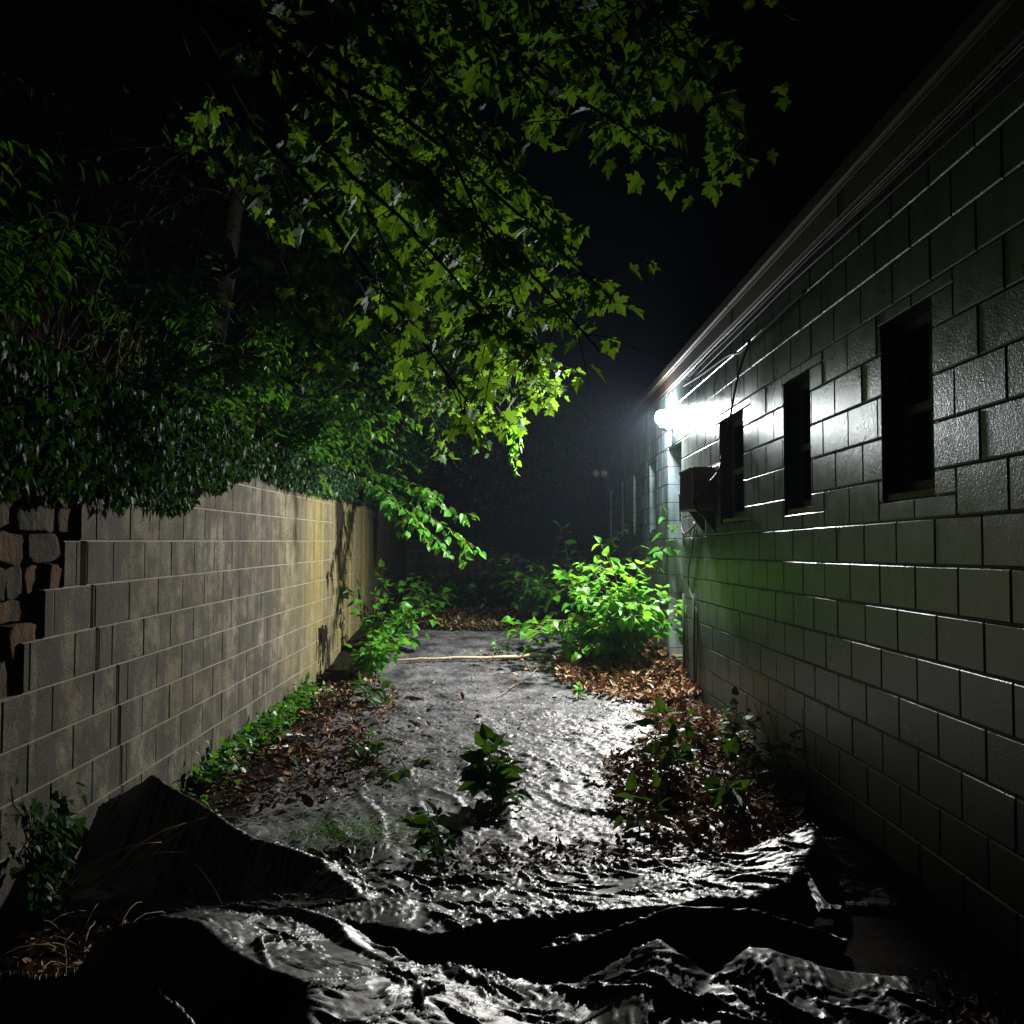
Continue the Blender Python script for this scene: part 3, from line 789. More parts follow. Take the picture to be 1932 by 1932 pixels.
PD = drape(X, Y, Z0 + .03 + .55 * crumple(X, Y, .34, 32, 6, .3) + .50 * crumple(X, Y, .17, 33, 6, .3) + .34 * crumple(X, Y, .08, 35, 6, .35) + .03 * creases(X, Y, .16, .16, 3) + .03 * creases(X, Y, .28, .10, 13, 2.0), floor, fx, fy, excess, steps=34, iters=7, bend=.04, seed=5, g=.0007)
X0, Y0 = X, Y; X, Y, Z = PD[..., 0], PD[..., 1], PD[..., 2]
edge = np.where(X0 < -.62, 4.62 + .0 * X0, 4.16 + .12 * fbm(X0 * 2.4, X0 * 0, 3) + .5 * np.clip(X0 - 1.0, 0, 1))
keep = (Y0 < edge) & (X0 < np.where(Y0 < 3.9, 1.16, 1.60) + .18 * fbm(Y0 * 2, Y0 * 0 + 4, 3))
keep &= ~((X0 < -.95) & (Y0 < 3.75) & (Y0 > 2.85 + .1 * noise2(X0 * 4, Y0 * 0)) & (X0 < -.75 - .25 * (3.7 - Y0)))
heapo = grid_mesh('tarpaulin', X, Y, Z + .008 * creases(X0, Y0, .09, .12, 9) + .025 * crumple(X0, Y0, .035, 36, 5, .5), M['plastic'], keep=keep)
tag(heapo, 'heap of crumpled shiny black plastic sheeting in the foreground', 'tarpaulin')
so = heapo.modifiers.new('thickness', 'SOLIDIFY'); so.thickness = .002

# ------------------------------------------------------------------ leaves
def half(pts):   # mirror a right-hand outline that starts and ends on the axis
    return pts + [(-x, y) for x, y in reversed(pts[1:-1])]
def fan(outline, centre, fold=.15, droop=.2):
    V = np.array([centre] + outline, float); n = len(outline)
    z = fold * np.abs(V[:, 0]) - droop * V[:, 1] ** 2
    f = [(0, 1 + i, 1 + (i + 1) % n) for i in range(n)]
    return np.column_stack([V, z]), np.array(f)
T_MAPLE = fan(half([(0, 0), (.10, -.06), (.24, -.10), (.42, -.02), (.31, .08), (.29, .19), (.43, .20), (.49, .29), (.62, .46), (.47, .46), (.41, .57), (.25, .45), (.19, .50), (.27, .66), (.20, .72), (.13, .80), (0, 1.02)]), (0, .27), .16, .14)
T_IVY = fan(half([(0, 0), (.22, -.10), (.46, .08), (.30, .28), (.34, .48), (.16, .60), (0, .98)]), (0, .3), .14, .18)
T_HEART = fan(half([(0, 0.02), (.16, -.07), (.34, .04), (.42, .26), (.36, .52), (.19, .80), (0, 1.06)]), (0, .35), .22, .25)
T_LANCE = fan(half([(0, 0), (.10, .18), (.14, .45), (.08, .78), (0, 1.0)]), (0, .4), .25, .25)
T_DEAD = fan(half([(0, 0), (.22, .15), (.30, .45), (.16, .8), (0, 1.0)]), (0, .45), .5, -.35)
def unit(v): return v / (np.linalg.norm(v, axis=-1, keepdims=True) + 1e-9)
class Leaves:
    def __init__(s): s.p, s.d, s.n, s.s, s.t = [], [], [], [], []
    def add(s, p, d, n, size, t):
        p = np.atleast_2d(p); k = len(p)
        s.p.append(p); s.d.append(np.broadcast_to(np.atleast_2d(d), (k, 3))); s.n.append(np.broadcast_to(np.atleast_2d(n), (k, 3)))
        s.s.append(np.broadcast_to(np.atleast_1d(size), (k,))); s.t.append(np.broadcast_to(np.atleast_1d(t), (k,)))
    def count(s): return sum(len(p) for p in s.p)
    def build(s, name, templ, mat, parent=None, origin=None, curl=.35):
        TV, TF = templ
        p, d, n, sz, t = (np.concatenate(a) for a in (s.p, s.d, s.n, s.s, s.t))
        d = unit(d); n = unit(n - (n * d).sum(1, keepdims=True) * d); sd = np.cross(d, n)
        k = len(p); r = np.random.default_rng(k)
        zz = TV[None, :, 2] * r.uniform(1 - curl * 2, 1 + curl * 2, (k, 1)) + r.normal(0, .12 * curl, (k, 1)) * TV[None, :, 0] * 2
        xx = TV[None, :, 0] * r.uniform(.88, 1.1, (k, 1))
        V = p[:, None] + sz[:, None, None] * (xx[..., None] * sd[:, None] + TV[None, :, 1, None] * d[:, None] + zz[..., None] * n[:, None])
        m = len(TV)
        Fc = (TF[None] + (np.arange(k) * m)[:, None, None]).reshape(-1, 3)
        o = np_mesh(name, V.reshape(-1, 3), [Fc], mat, parent, np.repeat(t, m), False, origin)
        if origin is not None and parent is not None: o.location = (0, 0, 0)
        return o

def rvec(k, s=1.0): return rng.normal(0, s, (k, 3))
def curve(p0, d0, length, n, bend=(0, 0, -.3), wob=.12):
    """a twig: starts along d0 and bends"""
    P = [np.array(p0, float)]; d = np.array(d0, float) / np.linalg.norm(d0); st = length / n
    for i in range(n):
        d = d + np.array(bend) / n + rng.normal(0, wob, 3) / math.sqrt(n); d /= np.linalg.norm(d); P.append(P[-1] + d * st)
    return np.array(P)
def leaves_along(L, P, n0, step, size, up=.8, side=1.0, droop=.25, tt=(.2, 1), start=.15, fwd=.45):
    """alternate leaves to both sides of a twig, blades turned up to the sky"""
    seg = np.linalg.norm(np.diff(P, axis=0), axis=1); cum = np.concatenate([[0], np.cumsum(seg)]); tot = cum[-1]
    s = np.arange(start * tot, tot, step)
    if len(s) == 0: s = np.array([tot])
    s = np.append(s, tot)
    k = len(s); pts = np.stack([np.interp(s, cum, P[:, i]) for i in range(3)], -1)
    tan = unit(np.stack([np.interp(s, cum, np.gradient(P[:, i])) for i in range(3)], -1))
    h = unit(np.cross(tan, np.array([0, 0, 1.0]) + rvec(k, .15)))
    sg = np.where(np.arange(k) % 2, 1, -1)[:, None] * side; sg[-1] = 0
    d = unit(h * sg + tan * (fwd + (sg == 0) * 1.0) + np.array([0, 0, -droop]) + rvec(k, .22))
    n = np.array([0, 0, up]) + rvec(k, .30) + tan * .1
    L.add(pts + d * size * .18, d, n, size * rng.uniform(.6, 1.15, k) * np.linspace(1, .8, k), rng.uniform(*tt, k))

def knotweed(name, base, label, cat, canes, length, lean, spread, leaf, mat, twigs=5, group=None, step=None, z_up=1.0, bend=-.5, twl=.5):
    root = empty(name, base); tag(root, label, cat, group)
    S = MB(); L = Leaves(); base = np.array(base, float)
    for c in range(canes):
        a = rng.uniform(0, 2 * np.pi); o = np.array([math.cos(a), math.sin(a), 0]) * rng.uniform(0, .06)
        d = np.array(lean) * rng.uniform(.5, 1.4) + np.array([math.cos(a), math.sin(a), 0]) * spread * rng.uniform(.3, 1.2) + np.array([0, 0, z_up])
        ln = length * rng.uniform(.6, 1.1)
        P = curve(base + o, d, ln, 10, np.array([d[0] * .8, d[1] * .8, bend]), .12)
        S.tube(P, np.linspace(.009, .003, len(P)) * (.6 + length * .3), 5)
        leaves_along(L, P, 0, step or leaf * .8, leaf, start=.35)
        for t in range(twigs):
            i = rng.integers(3, len(P) - 1); tan = P[i + 1] - P[i] if i + 1 < len(P) else P[i] - P[i - 1]
            sd = unit(np.cross(tan, [0, 0, 1.0]) + rvec(1, .1)[0]) * rng.choice([-1, 1])
            Q = curve(P[i], sd + unit(tan) * .6 + np.array([0, 0, .15]), ln * twl * rng.uniform(.35, 1) * .6, 6, (0, 0, -.35), .15)
            S.tube(Q, np.linspace(.004, .0015, len(Q)), 4)
            leaves_along(L, Q, 0, step or leaf * .75, leaf * .92, start=.1)
    st = S.build('stem', M['stem'], root, True, origin=base); st.location = (0, 0, 0)
    L.build('foliage', T_HEART, mat, root, base)
    return root

# --- maple overhanging from the left
def maple(tb, rel, label, ends, lsz):
    tb = np.array(tb, float); root = empty('maple_tree', tb); tag(root, label, 'tree')
    S = MB(); L = Leaves(); trunk = tb + np.array(rel, float)
    S.tube(trunk, np.linspace(.22, .07, len(rel)), 10)
    for (px, py, y, dens) in ends:
        tip = on_y(px, py, y)
        k = rng.integers(1, 5); p0 = trunk[k] + rng.normal(0, .03, 3)
        p0 = trunk[4] if tip[2] > 4 else trunk[rng.integers(2, 5)]
        mid = (p0 + tip) / 2 + np.array([0, rng.normal(0, .25), .55 + .12 * np.linalg.norm(tip - p0)])
        t = np.linspace(0, 1, 15)[:, None]
        P = (1 - t) ** 2 * p0 + 2 * t * (1 - t) * mid + t ** 2 * tip + rng.normal(0, .025, (15, 3)) * (t * (1.05 - t) * 4)
        S.tube(P, np.linspace(.045, .005, 15), 5)
        for j in range(int(dens * 1.55)):
            u = rng.uniform(.62, 1.0) ** .8; i = min(13, int(u * 14)); p = P[i] + (P[i + 1] - P[i]) * (u * 14 - i)
            dv = rng.normal(0, 1, 3) * np.array([1, 1, .55]) + unit(P[14] - P[8]) * .5 + np.array([0, 0, -.15])
            Q = curve(p, dv, rng.uniform(.14, .42), 5, (0, 0, -.5), .15)
            S.tube(Q, np.linspace(.004, .0018, len(Q)), 4)
            k = rng.integers(2, 6); idx = rng.integers(1, 6, k); pts = Q[idx]
            az = rng.uniform(0, 2 * np.pi, k)
            out = np.stack([np.cos(az), np.sin(az), np.zeros(k)], -1)
            pet = unit(out + np.array([0, 0, -.5]) + rvec(k, .2)); pl = rng.uniform(.03, .09, k)[:, None]
            dd = unit(out * .75 + np.array([0, 0, -.8]) + rvec(k, .3))
            nn = out * .8 + np.array([0, 0, .75]) + rvec(k, .3)
            ok = ~((pts[:, 0] > 1.15) & (pts[:, 2] < 3.62))
            if not ok.any(): continue
            pts, pet, pl, dd, nn = pts[ok], pet[ok], pl[ok], dd[ok], nn[ok]; k = len(pts)
            L.add(pts + pet * pl, dd, nn, rng.uniform(*lsz, k), rng.uniform(.1, 1, k))
            for a_, b_ in zip(pts, pts + pet * pl): S.tube([a_, b_], .0011, 3, cap=False)
    st = S.build('trunk', M['bark'], root, True, origin=tb); st.location = (0, 0, 0)
    L.build('crown', T_MAPLE, M['maple'], root, tb)
ends = [  # image position of each limb's tip, its distance, leaf density
    (1395, 250, 5.3, 24), (1300, 330, 5.1, 16), (1180, 210, 5.5, 22), (1080, 235, 5.2, 16), (1450, 30, 4.9, 12), (1330, 30, 5.6, 14), (1210, 90, 5.5, 18), (1100, 100, 6.3, 20), (960, 60, 5.6, 18),
    (1150, 560, 5.5, 22), (1130, 660, 5.2, 20), (1010, 660, 5.2, 20), (950, 650, 5.0, 18), (1080, 480, 5.9, 24), (960, 500, 5.6, 22), (880, 760, 4.9, 12),
    (850, 420, 5.2, 9), (1000, 360, 6.3, 24), (900, 230, 6.4, 14), (780, 560, 6.4, 12), (860, 620, 7.0, 26), (930, 760, 7.5, 26), (1020, 740, 8.3, 28), (960, 800, 9.0, 26), (800, 690, 7.8, 24), (700, 420, 7.2, 9), (760, 250, 7.0, 9), (620, 300, 7.6, 8), (560, 560, 7.4, 8), (650, 600, 8.2, 16), (480, 420, 7.0, 5), (540, 190, 5.6, 4), (1350, 180, 5.5, 18), (1250, 270, 5.4, 20), (1130, 160, 5.6, 18)]
maple((-4.6, 7.2, float(bank_z(-4.6, 7.2))), [(0, 0, -.2), (.2, -.1, 1.0), (.5, -.3, 2.2), (.9, -.6, 3.4), (1.2, -.9, 5.0)],
      'big maple tree leaning from the left bank, broad lobed leaves over the alley', ends, (.075, .145))
ends = [(1040, 730, 9.2, 26), (1060, 690, 9.8, 22), (985, 800, 9.4, 22), (940, 700, 8.6, 30), (880, 640, 8.8, 30), (820, 720, 8.8, 30), (760, 660, 9.0, 28), (900, 800, 9.8, 28), (700, 620, 8.6, 26), (650, 520, 8.8, 24), (780, 540, 8.6, 26), (900, 520, 9.2, 26), (1000, 600, 9.8, 24), (560, 480, 8.8, 20), (720, 420, 9.2, 20), (850, 380, 9.2, 20), (980, 400, 9.6, 20), (600, 680, 8.0, 22), (520, 620, 8.0, 18), (840, 840, 10.4, 22)]
maple((-3.4, 10.6, float(bank_z(-3.4, 10.6))), [(0, 0, -.2), (.1, -.1, .8), (.3, -.2, 1.6), (.5, -.4, 2.6), (.7, -.5, 3.6)],
      'smaller maple behind the big one, leaves bright green toward the lamp', ends, (.06, .115))

# --- ivy covering the wall top and the lower bank
L = Leaves(); n = 24000
y = rng.uniform(2.4, 15.5, n); f = rng.beta(1.1, 1.6, n)
dx = f * 1.9                                     # distance up the bank
x = LX + .05 - dx + rng.normal(0, .05, n); z = bank_z(np.minimum(x, LX - .22), y) + .05 + np.abs(rng.normal(0, .10, n)) + .10 * fbm(x * 2.3, y * 2.3, 3)
nn = np.stack([.7 + 0 * x, -.35 + 0 * x, .75 + 0 * x], -1) + rvec(n, .5); dd = np.stack([.45 + 0 * x, -.25 + 0 * x, -.85 + 0 * x], -1) + rvec(n, .45)
L.add(np.stack([x, y, z], -1), dd, nn, rng.uniform(.03, .065, n), rng.uniform(0, 1, n) ** 1.3)
n = 13000                                        # the fringe that hangs down over the face of the wall
y = 2.4 + 13 * rng.beta(.95, 1.25, n)
dep = np.interp(y, [2.4, 4.4, 5.2, 6.0, 7.2, 9, 11, 13, 15.5], [.42, .40, .46, .32, .10, .14, .13, .11, .1]) * (1 + .40 * noise2(y * 3.1, y * 0)) 
u = rng.uniform(0, 1, n) ** 1.25
z = wall_top(y) + .14 - u * (dep + .14); x = LX + .03 + np.abs(rng.normal(0, .055, n)) * (1 - .6 * u)
nn = np.stack([.9 + 0 * x, -.4 + 0 * x, .4 + 0 * x], -1) + rvec(n, .55); dd = np.stack([.2 + 0 * x, -.1 + 0 * x, -1 + 0 * x], -1) + rvec(n, .35)
L.add(np.stack([x, y, z], -1), dd, nn, rng.uniform(.028, .062, n), rng.uniform(0, 1, n) ** 1.3)
ivy = L.build('ivy', T_IVY, M['ivy']); tag(ivy, 'dense dark ivy carpet spilling over the top of the block wall', 'ivy', kind='stuff')

# --- shrubs and saplings up the bank
def shrub(name, base, label, cat, h, rad, nl, leaf, templ, mat, group, tall=.35, twn=26, hang=.35):
    base = np.array(base, float); root = empty(name, base); tag(root, label, cat, group)
    S = MB(); L = Leaves()
    ns = rng.integers(4, 8); per = max(2, nl // (ns * twn))
    for s in range(ns):
        a = rng.uniform(0, 2 * np.pi); d = np.array([math.cos(a) * .55 + .25, math.sin(a) * .45, 1.0])
        P = curve(base + rng.normal(0, .05, 3) * [1, 1, 0], d, h * rng.uniform(.65, 1.1), 9, (.25, -.05, -.15), .2)
        S.tube(P, np.linspace(.02, .004, 10) * (.5 + h * .2), 5)
        for t in range(twn):
            i = rng.integers(int(10 * tall), 10)
            dv = rng.normal(0, 1, 3) * [1, 1, .5] + [.25, -.1, .05]
            Q = curve(P[i], dv, rad * rng.uniform(.3, 1.0), 6, (.1, 0, -hang * 1.5), .2)
            S.tube(Q, np.linspace(.004, .0015, 7), 3, cap=False)
            leaves_along(L, Q, 0, rad * .75 / per, leaf, up=.7, droop=.35, tt=(0, 1), start=.1)
    st = S.build('stem', M['bark'], root, True, origin=base); st.location = (0, 0, 0)
    L.build('crown', templ, mat, root, base)
    return root
spots = [(-2.9, 5.0, 1.5, .7, 'low dark shrub just above the ivy nearest the rubble stone wall'),
         (-3.6, 6.4, 2.0, .8, 'dark leafy shrub on the bank under the maple trunk'),
         (-2.8, 7.6, 1.3, .6, 'small shrub just above the middle of the ivy, lit from behind'),
         (-3.3, 9.0, 1.9, .8, 'green shrub on the bank left of the dry brown stalks'),
         (-2.5, 10.4, 1.5, .7, 'bright green shrub right of the dry brown stalks above the wall'),
         (-2.7, 12.2, 2.0, .8, 'bright green bush overhanging the far stretch of the block wall'),
         (-2.5, 14.2, 2.3, .8, 'tall bush above the far end of the block wall'),
         (-4.6, 9.8, 2.6, 1.0, 'tall dark shrub high on the bank behind the maple'),
         (-4.4, 12.8, 3.0, 1.0, 'tall thicket shrub on the bank far behind the block wall'),
         (-5.2, 5.2, 2.6, 1.0, 'very dark bush high on the near bank, top left of the picture'),
         (-3.7, 4.3, 2.0, .8, 'dark straggly bush on the bank above the rubble stone wall'),
         (-6.4, 8.0, 3.2, 1.1, 'unlit tall shrub at the very top of the bank'),
         (-2.3, 11.4, 1.6, .8, 'leafy sprawling bush hanging over the yellow streaked part of the wall'),
         (-2.35, 9.2, 1.3, .7, 'low light green bush directly behind the dry brown stalks'),
         (-2.35, 13.2, 2.0, .9, 'broad bush beneath the hanging vine, above the far stretch of wall'),]
for i, (x, y, h, rad, lab) in enumerate(spots):
    templ, mat, leaf = [(T_LANCE, M['shrub'], .12), (T_HEART, M['shrub'], .085), (T_IVY, M['shrub'], .09)][i % 3]
    hi = x < -3.4  # high shrubs take darker leaves, their lack of light put into the colour
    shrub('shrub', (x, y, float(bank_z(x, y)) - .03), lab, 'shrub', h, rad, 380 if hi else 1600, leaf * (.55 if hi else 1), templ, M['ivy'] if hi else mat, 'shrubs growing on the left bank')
# trees behind the end wall and beyond the building
for (x, y, h, rad, lab) in [(-1.0, 19.6, 3.4, 1.1, 'dim bush above the far end wall, nearest the block wall corner'), (.3, 19.8, 3.0, 1.1, 'dim bush above the middle of the far end wall'),
                            (1.5, 19.9, 3.0, 1.1, 'dim bush above the end wall beside the building corner'), (-1.9, 16.8, 3.3, 1.0, 'leafy sapling leaning over the far corner of the alley')]:
    zb = float(endbank_z(x, y)) if y > 18.7 else float(bank_z(-2.4, y)); x_ = x if y > 18.7 else -2.4
    shrub('shrub', (x_, y, zb - .05), lab, 'shrub', h, rad, 1700, .11, T_HEART, M['shrub'], 'shrubs closing the far end of the alley', tall=.1)
# creeper hanging over the end wall and on the far ground
L = Leaves(); n = 5200
x = rng.uniform(-1.9, 2.6, n); z = 1.98 - np.abs(rng.normal(0, .28, n)) + .35 * rng.uniform(0, 1, n); y = 18.42 - np.abs(rng.normal(0, .06, n))
z = np.where(x < -.2 + .5 * rng.normal(0, 1, n), np.maximum(z, 1.72 + .2 * rng.uniform(0, 1, n)), z - .25 * rng.uniform(0, 1, n))
L.add(np.stack([x, y, z], -1), np.array([0, -.2, -1]) + rvec(n, .4), np.array([.1, -1, .35]) + rvec(n, .4), rng.uniform(.05, .1, n), rng.uniform(0, .8, n))
tag(L.build('ivy', T_IVY, M['ivy']), 'dark ivy trailing over the low wall at the far end', 'ivy', kind='stuff')

# --- dry stalks above the wall
S = MB(); c = on_x(720, 815, -2.2)
for i in range(70):
    p = c + np.array([rng.normal(0, .18), rng.normal(0, .55), rng.normal(-.05, .10)])
    d = np.array([.45, .9, .62]) + rng.normal(0, .16, 3)
    P = curve(p, d, rng.uniform(.3, .75), 4, (0, 0, -.3), .05); S.tube(P, rng.uniform(.004, .008), 4, rng.uniform(.3, 1))
tag(S.build('dead_stalks', M['dry'], None), 'bundle of dry brown stalks lying in the leaves above the wall', 'stalks', kind='stuff')
# bare upright stems on the bank
S = MB()
for i in range(130):
    y = rng.uniform(3.6, 10.5); x = rng.uniform(-3.7, -2.2); p = np.array([x, y, float(bank_z(x, y))])
    P = curve(p, (rng.normal(.15, .2), rng.normal(0, .2), 1), rng.uniform(.4, 1.3), 6, (.2, -.1, -.25), .14); S.tube(P, np.linspace(.005, .002, 7), 4, rng.uniform(.1, .9))
tag(S.build('dead_stalks', M['dry'], None), 'thin bare stems standing among the ivy on the left bank', 'stalks', kind='stuff')

# --- dead vine mats on the face of the left wall
def dead_vine(px, y0p, y1p, width, label, n):
    S = MB()
    for i in range(n):
        yc = on_x(px, 1000, LX)[1] + rng.normal(0, width)
        a, b_ = on_x(px, y0p, LX)[2], on_x(px, y1p, LX)[2]
        top = a + rng.normal(0, .05); bot = a + (b_ - a) * rng.uniform(.15, 1.0)
        m = 8; zz = np.linspace(top, bot, m)
        P = np.stack([LX + .018 + .012 * rng.uniform(0, 1, m), yc + np.cumsum(rng.normal(0, width * .14, m)), zz], -1)
        S.tube(P, np.linspace(.010, .004, m) * rng.uniform(.5, 1.3), 4)
    return tag(S.build('dead_vine', M['deadvine'], None), label, 'vine')
dead_vine(636, 935, 1105, .09, 'wide dead black vine hanging down the yellow streaked wall, nearer one', 26)
dead_vine(706, 945, 1085, .11, 'narrower dead black vine on the far part of the yellow streaked wall', 20)
dead_vine(608, 1190, 1255, .10, 'short dead black roots at the foot of the block wall', 16)
dead_vine(540, 900, 935, .25, 'short dark root tips hanging just below the ivy edge', 26)

# --- leafy branch reaching over the wall
root = np.array(on_x(655, 895, LX - .2)); tipb = on_y(905, 1040, 10.3)
kb = empty('branch', root); tag(kb, 'bright green leafy branch arching over the wall into the alley', 'branch')
S = MB(); L = Leaves()
for tip, n in ((tipb, 26), (on_y(850, 1045, 10.6), 20), (on_y(880, 985, 10.9), 18), (on_y(800, 1000, 10.4), 14), (on_y(830, 935, 11.2), 12)):
    mid = (root + tip) / 2 + np.array([0, 0, .16 + rng.uniform(0, .12)])
    t = np.linspace(0, 1, 14)[:, None]; P = (1 - t) ** 2 * root + 2 * t * (1 - t) * mid + t ** 2 * tip
    P = P + rng.normal(0, .008, P.shape) * t
    S.tube(P, np.linspace(.010, .003, 14), 5)
    leaves_along(L, P, 0, .075, .125, up=.55, droop=.5, start=.28, tt=(.5, 1))
    for j in range(4):
        i = rng.integers(4, 13)
        Q = curve(P[i], rng.normal(0, 1, 3) * [.6, .8, .4] + unit(tip - root) * .9, .28, 5, (0, 0, -.6), .1); S.tube(Q, .002, 4)
        leaves_along(L, Q, 0, .07, .11, up=.55, droop=.6, start=.2, tt=(.5, 1))
o = S.build('stem', M['stem'], kb, True, origin=root); o.location = (0, 0, 0)
L.build('foliage', T_HEART, M['knot'], kb, root)
# hanging vine end under the maple
root = on_y(985, 760, 9.6); hv = empty('vine', root); tag(hv, 'bright hanging vine tip below the maple, in front of the darkness', 'vine')
S = MB(); L = Leaves()
for i in range(5):
    tip = on_y(970 + rng.normal(0, 12), 800 + 22 * i, 9.6 + rng.normal(0, .1)); P = np.linspace(root, tip, 8) + rng.normal(0, .01, (8, 3)); S.tube(P, .003, 4)
    leaves_along(L, P, 0, .05, .09, up=.3, droop=.9, start=.2, tt=(.5, 1))
o = S.build('stem', M['stem'], hv, True, origin=root); o.location = (0, 0, 0)
L.build('foliage', T_HEART, M['knot'], hv, root)

# --- knotweed
def gz(x, y): return float(G(x, y))
knotweed('knotweed', (1.36, 10.75, gz(1.36, 10.75)), 'bright light green bush growing against the building beside the doorway', 'bush', 28, 1.35, (-.30, -.12, 0), .5, .135, M['knot'], 8, bend=-.9)
knotweed('knotweed', (.95, 12.9, gz(.95, 12.9)), 'darker green bush behind the bright one, in front of the far windows', 'bush', 20, 1.35, (-.2, -.1, 0), .5, .13, M['knot'], 6, bend=-.8)
for (x, y, n, ln, lab) in [(-1.65, 10.0, 10, .75, 'leafy green weed at the foot of the streaked block wall, nearest of the clump'),
                           (-1.55, 11.3, 11, .85, 'broad leafy weed in the middle of the clump by the block wall'),
                           (-1.5, 12.9, 11, .85, 'leafy weed at the block wall level with the end of the sheet'),
                           (-1.25, 14.6, 10, .7, 'dim green weed near the far corner of the block wall')]:
    knotweed('weed', (x, y, gz(x, y)), lab, 'weed', n, ln, (.45, -.15, 0), .4, .125, M['knot'], 4, 'weeds along the foot of the left wall', bend=-.7)
knotweed('weed', (-1.2, 8.55, gz(-1.2, 8.55)), 'small weed with one big dark leaf in the debris by the left wall', 'weed', 4, .32, (.1, -.1, 0), .5, .15, M['knotdark'], 1)
knotweed('weed', (-1.15, 6.7, gz(-1.15, 6.7)), 'pale green weed creeping over the debris on the left', 'weed', 5, .42, (.3, -.2, 0), .9, .12, M['knotdark'], 2, z_up=.5)
knotweed('weed', (-.62, 6.25, gz(-.62, 6.25)), 'little green sprout on the sheet left of the tall dark seedling', 'weed', 4, .28, (.1, -.1, 0), .8, .09, M['knotdark'], 1, z_up=.6)
# seedlings on the sheet
def seedling(base, h, label, leaf, canes=2, lean=(0, 0, 0), mat='knotdark', twigs=3):
    return knotweed('seedling', (*base, gz(*base) + .01), label, 'seedling', canes, h, lean, .16, leaf, M[mat], twigs, bend=-.15, twl=.75)
seedling((-.06, 5.5), .44, 'tall dark seedling standing in the middle of the plastic sheet', .15, 4, twigs=7)
seedling((-.30, 4.45), .30, 'low dark seedling in front of the tall one, yellowish leaf at its side', .10, 3, (-.2, -.1, 0), twigs=3)
seedling((.98, 6.1), .40, 'spreading dark seedling at the edge of the brown leaves on the right', .125, 3, (.1, 0, 0), twigs=4)
seedling((1.22, 5.25), .26, 'young plant with one bright leaf among the brown leaves', .13, 3, (0, 0, 0), twigs=2)
seedling((.72, 5.0), .26, 'small seedling with a black silhouetted leaf right of the sheet', .11, 2, twigs=1)
seedling((.66, 8.9), .12, 'tiny bright sprout in the shade patch on the sheet', .06, 4, mat='knot', twigs=1)
seedling((-.05, 10.9), .16, 'tiny bright sprout beside the pale pole', .06, 5, mat='knot', twigs=1)
for (x, y, lab) in [(1.62, 7.0, 'rounded leafy weed at the foot of the building wall, farther of two'), (1.66, 5.9, 'rounded leafy weed at the foot of the building wall, nearer of two')]:
    knotweed('weed', (x, y, gz(x, y)), lab, 'weed', 7, .38, (-.3, -.1, 0), .55, .085, M['knotdark'], 2, 'weeds along the foot of the building')
for i in range(9):
    S = MB(); p = (1.70 + rng.normal(0, .03), 5.3 + rng.normal(0, .35), .02)
    P = curve(p, (rng.normal(-.1, .12), rng.normal(0, .12), 1), rng.uniform(.3, .6), 6, (0, 0, -.1), .1); S.tube(P, np.linspace(.005, .002, 7), 4, .1)
    tag(S.build('dead_stalk', M['dry'], None, origin=p), 'thin dark bare weed stalk standing against the building wall', 'stalk', 'bare stalks along the building')

# low ivy along the left wall foot and moss patch
L = Leaves(); n = 1900
y = rng.uniform(4.9, 9.2, n); x = LX + .04 + np.abs(rng.normal(0, .09, n)); z = G(x, y) + np.abs(rng.normal(0, .05, n)) + .06 * np.clip(1 - (x - LX) / .15, 0, 1) + .01
keep = noise2(y * 1.6, y * 0) > -.22
L.add(np.stack([x, y, z], -1)[keep], np.array([.4, -.4, .1]) + rvec(n, .5)[keep], np.array([.35, .1, 1]) + rvec(n, .3)[keep], rng.uniform(.03, .07, n)[keep], rng.uniform(0, 1, n)[keep])
tag(L.build('ground_ivy', T_IVY, M['shrub']), 'strip of low green leaves along the foot of the left wall', 'ground cover', kind='stuff')
L = Leaves(); n = 5200
x = rng.uniform(-1.7, 1.6, n); y = rng.uniform(12.2, 18.3, n); z = G(x, y) + np.abs(rng.normal(0, .05, n)) * np.clip((y - 13) / 2, .3, 2)
keep = (noise2(x * .9 + 4, y * .9) + .15 * (y - 14.2) > .0)
L.add(np.stack([x, y, z], -1)[keep], rvec(n, .6)[keep] + np.array([0, -.4, .2]), np.array([0, -.2, 1]) + rvec(n, .35)[keep], rng.uniform(.04, .1, n)[keep], rng.uniform(0, 1, n)[keep])
n = 1800; x = -.78 + rng.normal(0, .17, n); y = 4.85 + rng.normal(0, .14, n)
L.add(np.stack([x, y, G(x, y) + .055 + np.abs(rng.normal(0, .012, n))], -1), rvec(n, .7), np.array([0, 0, 1]) + rvec(n, .5), rng.uniform(.008, .022, n), rng.uniform(0, 1, n))
n = 2000; x = rng.uniform(-.9, .5, n); y = 13.0 + rng.normal(0, .3, n)
L.add(np.stack([x, y, G(x, y) + .02 + np.abs(rng.normal(0, .02, n))], -1), rvec(n, .7), np.array([0, 0, 1]) + rvec(n, .5), rng.uniform(.02, .05, n), rng.uniform(.4, 1, n))
tag(L.build('ground_cover', T_LANCE, M['shrub']), 'low mossy growth in patches on the ground and at the far end', 'ground cover', kind='stuff')

